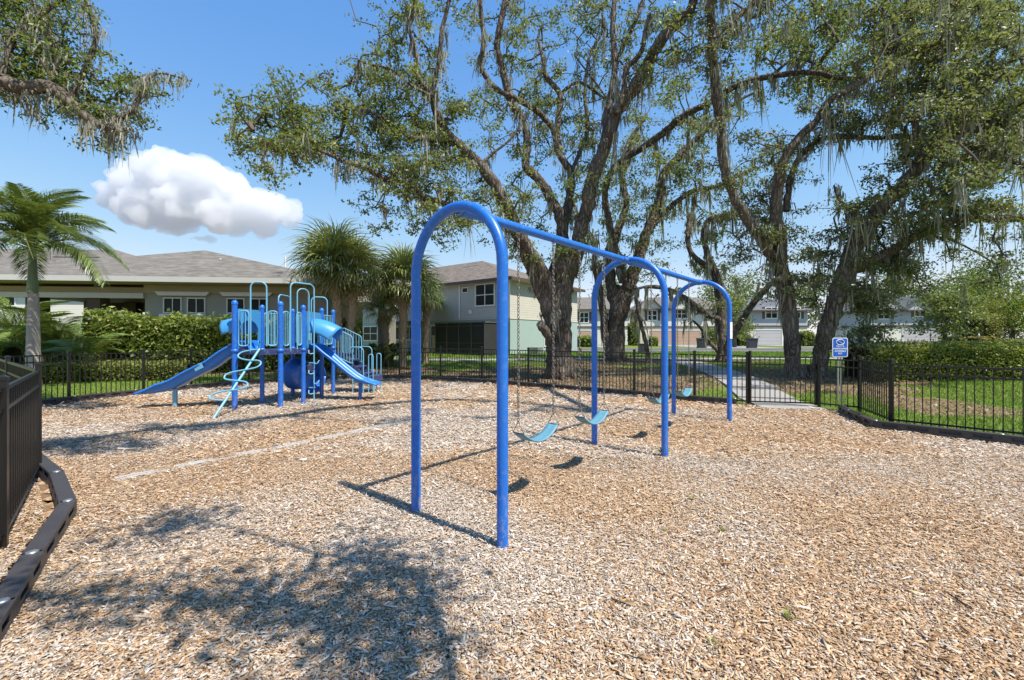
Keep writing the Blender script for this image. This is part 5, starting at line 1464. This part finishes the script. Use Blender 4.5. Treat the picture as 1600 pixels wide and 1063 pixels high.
oakL.build(ol, leaves_per=34, leaf=0.075, spread=0.115, moss_limb=0.9, moss_clus=0.2, moss_len=0.22, pal_=OAKPAL3, moss_w=0.022)

# ---- oak behind the viewer: its limbs throw the shade on the mulch
oakE = Oak(9)
ET = (4.6, -6.5)
oakE.limb([(ET[0], ET[1], -0.2, .7), (ET[0] - .1, ET[1], 1.2, .55), (ET[0] - .2, ET[1] + .4, 3.0, .48), (ET[0] - .3, ET[1] + .9, 4.6, .38)], None, world=True, rough=0.05)
oakE.limb([(ET[0] - .3, ET[1] + .7, 4.2, .3), (3.6, -4.0, 5.4, .2), (2.9, -2.2, 6.0, .14), (2.2, -0.6, 6.3, .1), (*SH(640, 1010, 6.4)[:2], 6.4, .06), (*SH(540, 960, 6.4)[:2], 6.4, .04), (*SH(400, 945, 6.3)[:2], 6.3, .03), (*SH(230, 940, 6.3)[:2], 6.3, .02)], None, world=True)
oakE.limb([(2.9, -2.2, 6.0, .07), (*SH(690, 1000, 6.9)[:2], 6.9, .05), (*SH(620, 890, 6.9)[:2], 6.9, .04), (*SH(500, 870, 7.0)[:2], 7.0, .03), (*SH(300, 815, 7.1)[:2], 7.1, .025), (*SH(150, 835, 7.1)[:2], 7.1, .015)], None, world=True)
shade(590, 935, 105, 62, 6.4, 24); shade(440, 945, 160, 36, 6.3, 20); shade(170, 942, 140, 20, 6.3, 14); shade(560, 1035, 130, 26, 6.3, 10); shade(585, 862, 60, 16, 6.8, 4)
shade(290, 808, 40, 10, 7.1, 5, .2); shade(235, 828, 60, 8, 7.1, 6, .2)
for _ in range(520):     # the rest of its crown, behind and to the right
    a = fr.random() * 6.283; q = math.sqrt(fr.random())
    oakE.clus.append((ET[0] + 1.5 + 5.5 * q * math.cos(a), ET[1] - 4.5 + 4.5 * q * math.sin(a), 7.5 + fr.normal(0, 1.2)))
for a in range(7):
    an = a * 0.9; oakE.limb([(ET[0] - .2, ET[1] + .3, 3.2, .3), (ET[0] + 1.5 * math.cos(an) + .8, ET[1] - 1.2 + 1.4 * math.sin(an), 5.4, .2), (ET[0] + 2.5 + 3.6 * math.cos(an), ET[1] - 3.5 + 3.2 * math.sin(an), 7.2, .09), (ET[0] + 2.5 + 5.2 * math.cos(an), ET[1] - 3.5 + 4.4 * math.sin(an), 8.0, .03)], None, world=True)
oe = empty('oak_tree', (ET[0], ET[1], 0), 'live oak whose overhead limbs throw dappled shade on the mulch', 'tree')
oakE.build(oe, leaves_per=26, leaf=0.10, spread=0.21, moss_limb=0.25, moss_clus=0.2, moss_len=0.35)

# ------------------------------------------------------------------ palms
def fan_frond(seed, L=1.15, n=26, dead=False):
    """sabal fan leaf at the origin, petiole along +x, drooping tips"""
    r = np.random.default_rng(seed)
    V, F, C_ = [], [], []
    def strip(pts, ws, side, col):
        b = len(V)
        for p, w in zip(pts, ws):
            V.append(p - side * w / 2); V.append(p + side * w / 2); C_.extend([col, col])
        for k in range(len(pts) - 1): F.append((b + 2 * k, b + 2 * k + 1, b + 2 * k + 3, b + 2 * k + 2))
    pet = L * 0.75
    strip([np.array([t * pet, 0, 0.06 * math.sin(t * 3)]) for t in (0, .5, 1)], [0.05, 0.035, 0.03], np.array([0, 1, 0]), (0.15, 0.17, 0.05))
    for k in range(n):
        a = (k / (n - 1) - 0.5) * 4.4
        d = np.array([math.cos(a), math.sin(a), 0.12 * math.cos(a)]); s = np.array([-math.sin(a), math.cos(a), 0.25 * (-1) ** k])
        ll = L * (0.82 + 0.18 * math.cos(a)) * r.uniform(0.85, 1.1)
        o = np.array([pet - 0.04, 0, 0.04])
        drop = r.uniform(0.25, 0.7) * ll
        g = r.uniform(0.75, 1.25); dry = dead or r.random() < 0.08
        col = (0.26, 0.21, 0.09) if dry else (0.25 * g, 0.29 * g, 0.10 * g)
        strip([o, o + d * ll * .4, o + d * ll * .75 - np.array([0, 0, drop * .3]), o + d * ll * 0.98 - np.array([0, 0, drop])], [0.02, 0.055, 0.04, 0.006], s / np.linalg.norm(s), col)
    me = np_mesh('frond', np.array(V), np.array(F), M['palm'], None, col=np.array(C_))
    d_ = me.data; bpy.data.objects.remove(me); return d_
FANS = [fan_frond(k) for k in range(5)]
DEADFANS = [fan_frond(20 + k, 1.0, 20, True) for k in range(2)]
def sabal(label, x, y, height, lean, crown, n=34, seed=0, group=None, twin=None):
    rn = random.Random(seed)
    z0 = tz(x, y)
    root = empty('sabal_palm', (x, y, z0), label, 'palm tree', group)
    top = Vector((x + lean[0], y + lean[1], z0 + height))
    def stem(b, t, nm='trunk'):
        mb = MB()
        mb.tube([b - Vector((0, 0, .15)), b.lerp(t, 0.3), b.lerp(t, 0.7), t], [0.2, 0.16, 0.165, 0.17], 14)
        o = mb.build(nm, M['boots'], root)
        bm_ = MB()
        nb = int((t - b).length * 26)
        for k in range(nb):       # criss-cross leaf bases
            f = k / nb
            a = k * 2.39996; c = b.lerp(t, 0.04 + 0.96 * f)
            d = Vector((math.cos(a), math.sin(a), 0)); s = Vector((-d.y, d.x, 0))
            p = c + d * 0.15
            hh = rn.uniform(0.13, 0.26); w = 0.055
            tilt = s * rn.choice((-0.05, 0.05))
            bm_.add([p - s * w, p + s * w, p + d * 0.03 + s * w * .8 - Vector((0, 0, .02)), p + d * (0.07 + 0.03 * rn.random()) + Vector((0, 0, hh)) + s * 0.022 + tilt, p + d * 0.08 + Vector((0, 0, hh)) - s * 0.022 + tilt, p + d * 0.03 - s * w * .8 - Vector((0, 0, .02))],
                    [(0, 5, 2, 1), (5, 4, 3, 2), (0, 4, 5), (1, 2, 3), (0, 1, 3, 4)])
        bm_.build('leaf_boots', M['boots'], o)
    b0 = Vector((x, y, z0))
    stem(b0, top)
    tops = [(top, n, crown)]
    if twin:
        t2 = Vector((x + twin[0], y + twin[1], z0 + height * twin[2])); stem(b0 + Vector((twin[0] * .5, twin[1] * .5, 0)), t2); tops.append((t2, int(n * .7), crown * 0.9))
    for tp, nf, cr in tops:
        for k in range(nf):
            o = bpy.data.objects.new('frond', FANS[rn.randrange(5)])
            el = R(82 - 108 * (k / nf) ** 0.9 + rn.uniform(-8, 8)); az = k * 2.39996 + rn.uniform(-.2, .2)
            sc = cr / 1.9 * rn.uniform(0.85, 1.1)
            o.rotation_euler = (rn.uniform(-.3, .3), -el, az); o.scale = (sc, sc, sc)
            o.location = tp + Vector((0, 0, 0.12 * (1 - k / nf))) 
            link(o, root)
        for k in range(6):       # dead fronds hanging under the crown
            o = bpy.data.objects.new('dead_frond', DEADFANS[k % 2]); sc = cr / 2.3 * rn.uniform(0.8, 1.1)
            o.rotation_euler = (rn.uniform(-.4, .4), R(rn.uniform(48, 72)), k * 1.05 + rn.uniform(-.3, .3)); o.scale = (sc, sc, sc); o.location = tp - Vector((0, 0, 0.1)); link(o, root)
    return root
xx = lambda px, Z: (px - CX) / F_PX * Z
sabal('tall sabal palm with twin criss-cross booted trunks right of the play structure', xx(532, 18.6), 18.6, 4.5, (-0.25, 0), 2.05, 44, 1, 'sabal palms', twin=(0.5, 0.3, 0.92))
sabal('shorter sabal palm in front of the sea green house with drooping side fronds', xx(629, 20.5), 20.5, 3.9, (0.05, 0), 1.95, 44, 2, 'sabal palms', twin=None)
sabal('small sabal palm half hidden left of the booted trunk by the green house', xx(604, 21.5), 21.5, 2.7, (-0.15, 0), 1.35, 22, 3, 'sabal palms')
sabal('low sabal crown hanging in front of the green house siding', xx(664, 22.5), 22.5, 3.35, (0.1, 0), 1.25, 20, 4, 'sabal palms')

def feather_frond(seed, L=2.35, n=58, plume=0.5, col=(0.145, 0.20, 0.055)):
    r = np.random.default_rng(seed); V, F, C_ = [], [], []
    def strip(pts, ws, side, c):
        b = len(V)
        for p, w in zip(pts, ws): V.append(p - side * w / 2); V.append(p + side * w / 2); C_.extend([c, c])
        for k in range(len(pts) - 1): F.append((b + 2 * k, b + 2 * k + 1, b + 2 * k + 3, b + 2 * k + 2))
    def rach(t): return np.array([L * (t - 0.18 * t ** 3), 0, L * (0.34 * t - 0.72 * t ** 2.5)])
    ts = np.linspace(0, 1, 9); strip([rach(t) for t in ts], [0.05 * (1 - .8 * t) + .006 for t in ts], np.array([0, 1.0, 0]), (0.2, 0.21, 0.07))
    strip([rach(t) for t in ts], [0.04 * (1 - .8 * t) + .006 for t in ts], np.array([0, 0, 1.0]), (0.2, 0.21, 0.07))
    for k in range(n):
        t = 0.12 + 0.88 * k / (n - 1); p = rach(t); tan = rach(min(t + .02, 1.02)) - p; tan /= np.linalg.norm(tan)
        for sd in (-1, 1):
            for q in range(2):
                up = r.uniform(-0.55, 0.75) * plume * 1.4
                d = np.array([0, sd * 1.0, up]) + tan * 0.75; d /= np.linalg.norm(d)
                ll = 0.5 * math.sin(math.pi * (0.12 + 0.8 * t)) * r.uniform(0.8, 1.15) + 0.08
                g = r.uniform(0.7, 1.35); c = (col[0] * g, col[1] * g, col[2] * g)
                s = np.cross(d, [0.3, 0, 1]); s /= np.linalg.norm(s) + 1e-9
                strip([p, p + d * ll * .55, p + d * ll - np.array([0, 0, ll * .3])], [0.012, 0.026, 0.003], s, c)
    o = np_mesh('frond', np.array(V), np.array(F), M['palm'], None, col=np.array(C_)); d_ = o.data; bpy.data.objects.remove(o); return d_
FEATH = [feather_frond(k) for k in range(4)]
ARECA = [feather_frond(10 + k, 1.9, 30, 0.15, (0.17, 0.24, 0.045)) for k in range(3)]
px_, pZ = xx(52, 12.6), 12.6
rp = empty('feather_palm', (px_, pZ, tz(px_, pZ)), 'feathery palm with smooth ringed grey trunk behind the fence beside the clubhouse', 'palm tree')
zb = tz(px_, pZ); zt = H_CAM + (HY - 388) / F_PX * pZ
prof = [(0.19, -0.2), (0.175, 0.2), (0.155, 0.8), (0.145, 1.5), (0.125, 2.3), (0.115, 2.75)]
rings = []
for k in range(60):
    z = -0.2 + 2.95 * k / 59; rr = np.interp(z, [q[1] for q in prof], [q[0] for q in prof]) * (1 + (0.025 if k % 4 == 0 else 0)); rings.append((rr, z))
MB().lathe((px_, pZ, zb), rings, 16).build('trunk', M['palmtrunk'], rp)
MB().lathe((px_ - 0.02, pZ, zb), [(0.118, 2.74), (0.115, 3.0), (0.095, 3.5), (0.08, zt - zb), (0.05, zt - zb + 0.15)], 16).build('crownshaft', M['crownshaft'], rp)
rn = random.Random(12)
for k in range(28):
    o = bpy.data.objects.new('frond', FEATH[k % 4]); el = R(88 - 96 * (k / 28)); sc = rn.uniform(0.85, 1.05)
    o.rotation_euler = (rn.uniform(-.3, .3), -el, k * 2.39996 + 0.5); o.scale = (sc, sc, sc); o.location = (px_ - 0.02, pZ, zt + 0.05 * (1 - k / 15)); link(o, rp)
def areca(label, x, y, n, s, seed):
    rn = random.Random(seed); z = tz(x, y); root = empty('areca_palm', (x, y, z), label, 'palm', 'low feather palms by the clubhouse')
    for k in range(n):
        a = rn.random() * 6.283; rr = rn.uniform(0, 0.25)
        hz = rn.uniform(0.15, 0.9) * s; bx_, by_ = x + rr * math.cos(a), y + rr * math.sin(a)
        st = MB().tube([(bx_, by_, z - .05), (bx_ + .05 * math.cos(a), by_ + .05 * math.sin(a), z + hz)], 0.02, 6).build('stem', M['crownshaft'], root)
        o = bpy.data.objects.new('frond', ARECA[k % 3]); o.location = (bx_ + .05 * math.cos(a), by_ + .05 * math.sin(a), z + hz)
        o.rotation_euler = (rn.uniform(-.4, .4), -R(rn.uniform(35, 80)), a + rn.uniform(-.5, .5)); sc = s * rn.uniform(0.6, 0.95); o.scale = (sc, sc, sc); link(o, root)
for lab, px, Z, n, s in (('bushy feather palm left of the ringed palm trunk', 8, 15.0, 20, 1.05), ('bushy feather palm right behind the ringed palm trunk', 92, 15.6, 26, 1.1), ('low golden feather palm at the end of the leafy hedge', 128, 14.8, 18, 0.85), ('tall pale feather palm in front of the stone wall', 26, 17.5, 14, 1.5)):
    areca(lab, xx(px, Z), Z, n, s, px)

# ------------------------------------------------------------------ hedges and shrubs
def leafy_mass(name, label, cat, path, w, h, n, leaf, palc, seed, parent=None, lump=0.18, group=None, top_bright=None, yoff=0.0):
    """hedge following a path: leaves through the outer shell over a plain dark sheet standing in for the inner shade"""
    r = np.random.default_rng(seed)
    c = catmull([tuple(p) for p in path], 12) if len(path) > 1 else np.array([path[0]])
    sl = np.concatenate([[0], np.cumsum(np.hypot(*(c[1:] - c[:-1]).T))])
    t = r.random(n) * sl[-1]
    cx_ = np.interp(t, sl, c[:, 0]); cy_ = np.interp(t, sl, c[:, 1])
    dx = np.interp(t + .05, sl, c[:, 0]) - np.interp(t - .05, sl, c[:, 0]); dy = np.interp(t + .05, sl, c[:, 1]) - np.interp(t - .05, sl, c[:, 1])
    L = np.hypot(dx, dy) + 1e-9; nx_, ny_ = -dy / L, dx / L
    # superellipse section
    a = r.uniform(0, math.pi, n); ca, sa = np.cos(a), np.sin(a)
    ex = 0.45
    u = np.sign(ca) * np.abs(ca) ** ex; v = np.abs(sa) ** ex
    low = r.random(n) < 0.4
    v = np.where(low, r.random(n) * 0.95, v); u = np.where(low, np.sign(r.random(n) - 0.5), u)
    depth = 1 - np.abs(r.normal(0, 0.07, n)) + np.where(r.random(n) < 0.04, r.uniform(0.03, 0.12, n), 0)
    bump = 1 + lump * (fbm(t * 1.6, (a + 3 * v) * 1.8, seed, 3) - 0.5) * 2
    x = cx_ + nx_ * u * w / 2 * depth * bump; y = cy_ + ny_ * u * w / 2 * depth * bump
    z = terrain(x, y) + v * h * depth * (0.5 + 0.5 * bump) + yoff
    V, F = leaf_quads(np.stack([x, y, z], -1), leaf, r, up=0.2, aspect=0.55)
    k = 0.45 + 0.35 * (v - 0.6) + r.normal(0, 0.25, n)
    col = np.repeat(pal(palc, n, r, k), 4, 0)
    root = empty(name, (c[len(c) // 2, 0], c[len(c) // 2, 1], tz(c[len(c) // 2, 0], c[len(c) // 2, 1])), label, cat, group)
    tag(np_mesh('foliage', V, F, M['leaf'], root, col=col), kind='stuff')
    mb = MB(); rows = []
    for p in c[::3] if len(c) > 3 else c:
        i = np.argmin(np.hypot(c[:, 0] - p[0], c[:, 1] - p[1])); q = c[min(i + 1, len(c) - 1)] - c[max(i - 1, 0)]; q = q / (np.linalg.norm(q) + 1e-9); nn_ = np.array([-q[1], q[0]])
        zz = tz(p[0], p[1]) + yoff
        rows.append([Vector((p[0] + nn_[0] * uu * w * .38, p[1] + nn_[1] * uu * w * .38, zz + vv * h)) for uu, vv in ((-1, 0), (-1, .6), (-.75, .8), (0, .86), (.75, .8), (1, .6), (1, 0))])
    if len(rows) > 1: mb.sheet(rows).build('shade_core', M['hedgecore'], root)
    return root
M['hedgecore'] = simple('hedge_shade_core', (0.035, 0.04, 0.018), 0.95, 0.05, 0.5, 20, 1.0, 25)  # dark filler colour: shade inside the hedge painted in, blocks the view through
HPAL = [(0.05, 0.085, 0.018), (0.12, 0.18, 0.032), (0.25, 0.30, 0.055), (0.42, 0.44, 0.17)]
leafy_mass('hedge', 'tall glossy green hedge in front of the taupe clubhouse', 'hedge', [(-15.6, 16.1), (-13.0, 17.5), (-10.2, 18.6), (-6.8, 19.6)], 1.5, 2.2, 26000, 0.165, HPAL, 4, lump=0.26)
HP2 = [(0.065, 0.095, 0.02), (0.15, 0.195, 0.036), (0.25, 0.28, 0.06), (0.36, 0.37, 0.10)]
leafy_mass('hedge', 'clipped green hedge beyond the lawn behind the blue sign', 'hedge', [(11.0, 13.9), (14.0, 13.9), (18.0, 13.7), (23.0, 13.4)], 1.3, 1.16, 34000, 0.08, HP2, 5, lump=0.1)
leafy_mass('shrub', 'low rounded shrub strip under the ringed palm behind the fence', 'shrub', [(-15.0, 13.4), (-13.0, 14.6), (-11.4, 15.4)], 0.95, 0.62, 6000, 0.09, [(0.07, 0.10, 0.02), (0.15, 0.19, 0.035), (0.24, 0.26, 0.06), (0.33, 0.32, 0.12)], 6, lump=0.3)
leafy_mass('shrub', 'bright clipped shrub at the left beyond the fence posts', 'shrub', [(-16.6, 13.4), (-15.6, 13.6)], 0.9, 1.25, 3500, 0.08, [(0.06, 0.10, 0.012), (0.14, 0.20, 0.02), (0.25, 0.29, 0.03)], 7)
for lab, x, y, n_, w_, h_, pl, sd in (('yellow green bush inside the clubhouse porch', -18.2, 27.5, 2600, 2.2, 3.1, [(0.25, 0.25, 0.01), (0.4, 0.38, 0.02), (0.55, 0.48, 0.03)], 11), ('golden bush between the porch columns', -20.2, 29.0, 2600, 3.0, 3.3, [(0.25, 0.22, 0.01), (0.42, 0.36, 0.02), (0.5, 0.42, 0.03)], 12),
        ('yellow green bush beside the cream wall of the white townhouse', xx(989, 60), 60, 900, 1.8, 3.2, HP2, 13), ('low dark clipped bush behind the knotted oak by the far garage', xx(913, 52), 52, 900, 2.8, 1.3, HPAL, 14), ('round yellow green bush right of the tan garages', xx(1108, 58), 58, 900, 2.2, 2.2, HP2, 15), ('low bush left of the blue grey townhouse', xx(1158, 58), 58, 800, 3.0, 1.5, HP2, 16),
        ('small clipped bush right of the grey garage', xx(1486, 56), 56, 700, 2.0, 1.3, HP2, 17), ('long low clipped bush behind the street lamp', xx(1503, 58), 58, 800, 3.0, 1.2, HP2, 18), ('orange tinged bush beside the lamp base', xx(1530, 50), 50, 900, 2.4, 1.2, [(0.14, 0.11, 0.03), (0.25, 0.18, 0.04), (0.36, 0.25, 0.07)], 19), ('reddish green bush right of the street lamp', xx(1532, 54), 54, 1200, 3.4, 4.0, [(0.10, 0.11, 0.025), (0.2, 0.18, 0.04), (0.3, 0.23, 0.05)], 20), ('small bush at the driveway edge behind the leaning pole', xx(1021, 56), 56, 500, 1.4, 1.2, HP2, 21), ('yellow green bush visible in the fork of the oak', xx(1256, 55), 55, 800, 2.4, 1.9, HP2, 22)):
    leafy_mass('shrub', lab, 'shrub', [(x - w_ * 0.3, y), (x + w_ * 0.3, y)], w_, h_, n_, 0.13 if y < 30 else 0.28, pl, sd, lump=0.35)
# broad paddle-leaf plants by the sabal palms
def paddle_plant(label, x, y, n, s, seed):
    rn = random.Random(seed); z = tz(x, y); root = empty('paddle_leaf_plant', (x, y, z), label, 'plant', 'paddle leaf plants by the palms')
    for k in range(n):
        a = rn.random() * 6.283; L = s * rn.uniform(0.7, 1.15); out = rn.uniform(0.15, 0.6) * s
        d = Vector((math.cos(a), math.sin(a), 0)); sd = Vector((-d.y, d.x, 0)); b = Vector((x, y, z)) + d * rn.uniform(0, .25)
        rows, C_ = [], []
        for t, w in ((0, .015), (.35, .02), (.5, .1), (.7, .16), (.88, .11), (1, .005)):
            c = b + d * out * t * t + Vector((0, 0, L * (t - 0.22 * t ** 3)))
            rows.append((c - sd * w * s * .7 + d * 0.02, c - Vector((0, 0, .015)), c + sd * w * s * .7 + d * .02))
        V = [tuple(p) for r_ in rows for p in r_]; F = [(3 * i + j, 3 * i + j + 1, 3 * i + j + 4, 3 * i + j + 3) for i in range(5) for j in range(2)]
        g = rn.uniform(.6, 1.3); np_mesh('leaf', np.array(V), np.array(F), M['palm'], root, col=np.array([(0.045 * g, 0.085 * g, 0.022 * g)] * len(V)), smooth=True)
for k, (px, Z, lab) in enumerate(((572, 19.6, 'dark paddle leaf plant beside the booted twin trunks'), (590, 19.9, 'dense paddle leaf plant between the sabal palms'), (607, 20.2, 'paddle leaf plant leaning toward the shorter sabal palm'))):
    paddle_plant(lab, xx(px, Z), Z, 26, 1.35, k)

# ------------------------------------------------------------------ background trees
def bg_tree(label, px, Z, h, cw, n, leaf, palc, seed, ch0=0.3, trunk=0.14, group=None):
    r = np.random.default_rng(seed); x = xx(px, Z); z = tz(x, Z)
    root = empty('tree', (x, Z, z), label, 'tree', group)
    mb = MB(); mb.tube([(x, Z, z - .1), (x + r.normal(0, .1), Z, z + h * .2), (x + r.normal(0, .15), Z, z + h * .45), (x + r.normal(0, .3), Z, z + h * .75)], [trunk * 1.3, trunk, trunk * .75, trunk * .25], 9)
    nb = 16; lob = []
    for k in range(nb):
        a = r.random() * 6.283; f = r.uniform(ch0, 0.95); q = math.sqrt(max(0.05, 1 - ((f - 0.55) / 0.52) ** 2)) * r.uniform(0.35, 0.85)
        e = np.array([x + cw / 2 * q * math.cos(a), Z + cw / 2 * q * math.sin(a), z + h * f])
        s_ = Vector((x, Z, z + h * max(ch0 * .8, f - 0.25))); mb.tube([s_, s_.lerp(Vector(e), .5) + Vector((0, 0, .1)), Vector(e)], [trunk * .35, trunk * .22, trunk * .08], 5); lob.append(e)
    mb.build('trunk', M['bark'], root)
    lob = np.array(lob); j = r.integers(0, nb * 4, n) % nb
    sub = lob[j] + r.normal(0, 1, (n, 3)) * np.array([cw * .13, cw * .13, h * .075])
    V, F = leaf_quads(sub, leaf, r, aspect=0.65)
    sh = np.repeat(r.normal(.5, .18, nb), 1)[j] + r.normal(0, .2, n)
    tag(np_mesh('crown', V, F, M['leaf'], root, col=np.repeat(pal(palc, n, r, sh), 4, 0)), kind='stuff'); return root
BR = [(0.06, 0.11, 0.012), (0.13, 0.20, 0.02), (0.20, 0.29, 0.03)]; YG = [(0.10, 0.11, 0.02), (0.19, 0.19, 0.03), (0.28, 0.26, 0.05)]; DK = [(0.04, 0.055, 0.02), (0.075, 0.095, 0.032), (0.12, 0.14, 0.05)]; OLV = [(0.075, 0.095, 0.03), (0.13, 0.155, 0.05), (0.2, 0.22, 0.08)]
BGT = [('small rounded olive tree in front of the pale grey garage', 1478, 48, 5.8, 5.6, 5200, .28, OLV, .32, .2), ('bright green tree beyond the street lamp', 1535, 70, 11.5, 8, 4200, .34, BR, .2, .2), ('bright lime tree behind the lamp lantern', 1506, 72, 9, 6, 2500, .34, BR, .2, .2), ('yellow green tree at the right edge beyond the lamp', 1582, 62, 8.0, 8, 4200, .3, YG, .2, .2), ('dull yellow tree behind the distant black fence', 1560, 66, 7, 6, 2800, .3, YG, .15, .2),
       ('tall dark tree above the bright green trees', 1560, 95, 19, 13, 4200, .5, DK, .3, .3), ('tall airy dark tree above the lamp', 1508, 98, 17.5, 11, 3200, .5, DK, .35, .3), ('tall dark tree at the right edge behind the yellow trees', 1625, 92, 19, 14, 4200, .5, DK, .25, .3), ('dark tree behind the pale grey gable', 1448, 92, 13.5, 10, 3200, .5, DK, .3, .3), ('dark green tree behind the slate roofs', 1385, 90, 14, 12, 3200, .5, DK, .3, .3),
       ('olive tree behind the white gabled townhouse', 1140, 84, 14.5, 11, 3600, .45, OLV, .25, .3), ('olive green tree between white and blue grey townhouses', 1148, 50, 5.6, 3.8, 2200, .26, OLV, .25, .2), ('green tree behind the blue grey townhouse roof', 1250, 88, 13, 11, 3000, .5, DK, .3, .3), ('tree beyond the cream sided townhouse', 945, 92, 12.5, 10, 3000, .5, DK, .25, .3), ('lime tree at the lawn far right', 1640, 58, 9, 8, 3000, .3, BR, .2, .2)]
for k, (lab, px, Z, h, cw, n, lf, pl, ch0, tr) in enumerate(BGT): bg_tree(lab, px, Z, h, cw, n, lf, pl, 100 + k, ch0, tr)

# ------------------------------------------------------------------ cumulus cloud far beyond
def cloud(label, blobs, Zc, seed, vox):
    r = random.Random(seed); mb = MB()
    s = Zc / F_PX
    ico = bpy.data.meshes.new('tmp'); import bmesh
    b = bmesh.new(); bmesh.ops.create_icosphere(b, subdivisions=2, radius=1); iv = [v.co.copy() for v in b.verts]; fi = [tuple(v.index for v in f.verts) for f in b.faces]; b.free(); bpy.data.meshes.remove(ico)
    for px, py, rp in blobs:
        c = P(px, py, Zc + r.uniform(-.5, .5) * rp * s)
        fl = P(px, 372, Zc).z
        def put(c, rad):
            vs = []
            for v in iv:
                q = c + v * rad
                base = fl + 0.10 * (q.x - c.x) * 0
                if q.z < base: q.z = base + (q.z - base) * 0.18
                vs.append(q)
            mb.add(vs, fi, True)
        put(c, rp * s)
        for k in range(26):
            d = Vector((r.gauss(0, 1), r.gauss(0, 1) - .5, r.gauss(0.35, .8))).normalized(); rr = rp * s * r.uniform(.16, .42); put(c + d * rp * s * r.uniform(.8, 1.02), rr)
    o = mb.build('cloud', M['cloud'])
    m = o.modifiers.new('remesh', 'REMESH'); m.mode = 'VOXEL'; m.voxel_size = vox; m.use_smooth_shade = True
    for sz, st in ((48, 24), (20, 16), (9, 8), (4.5, 3)):
        tx = bpy.data.textures.new('puffs', 'CLOUDS'); tx.noise_scale = sz; tx.noise_depth = 2
        d = o.modifiers.new('puffs', 'DISPLACE'); d.texture = tx; d.strength = st; d.mid_level = 0.5; d.texture_coords = 'GLOBAL'
    m = o.modifiers.new('close_gaps', 'REMESH'); m.mode = 'VOXEL'; m.voxel_size = vox; m.use_smooth_shade = True
    return tag(o, label, 'cloud')
m = bpy.data.materials.new('cloud_vapour'); m.use_nodes = True
nt = m.node_tree; nt.nodes.remove(nt.nodes['Principled BSDF'])
pv = nt.nodes.new('ShaderNodeVolumePrincipled'); pv.inputs['Color'].default_value = (0.955, 0.96, 0.97, 1); pv.inputs['Density'].default_value = 0.06; pv.inputs['Anisotropy'].default_value = 0.35
nt.links.new(pv.outputs[0], nt.nodes['Material Output'].inputs['Volume'])
M['cloud'] = m
cloud('large white cumulus cloud with a flat grey base above the clubhouse', [(184, 306, 24), (208, 280, 29), (250, 276, 34), (288, 272, 33), (325, 282, 34), (362, 300, 31), (395, 325, 27), (430, 325, 25), (455, 334, 18), (235, 315, 36), (295, 320, 38), (345, 335, 32), (200, 330, 18), (410, 350, 20), (270, 345, 24), (370, 352, 20)], 800, 2, 2.5)
cloud('thin scrap of cloud just below the big cumulus', [(302, 381, 7), (316, 379, 8), (330, 381, 6)], 800, 5, 2.5)

# ------------------------------------------------------------------ fallen leaves on the beds under the oaks
r_ = np.random.default_rng(91)
n = 60000
x = r_.uniform(-9, 15, n); y = r_.uniform(8.5, 24, n)
d, i_ = dist_poly(x, y, PLAY)
dp, _ = dist_poly(x, y, PATH, False)
ok = (~i_) & (d > 0.15) & (dp > 0.6) & (r_.random(n) < bed_mask(x, y) + 0.03)
x, y = x[ok], y[ok]; n = len(x)
V, F = leaf_quads(np.stack([x, y, terrain(x, y) + 0.012], -1), 0.09, r_, up=2.0, aspect=0.45)
c = np.repeat(pal([(0.10, 0.07, 0.045), (0.22, 0.15, 0.095), (0.36, 0.27, 0.18), (0.46, 0.38, 0.28)], n, r_), 4, 0)
tag(np_mesh('fallen_leaves', V, F, M['leaf'], None, col=c), 'brown fallen oak leaves lying under the oaks', kind='stuff')
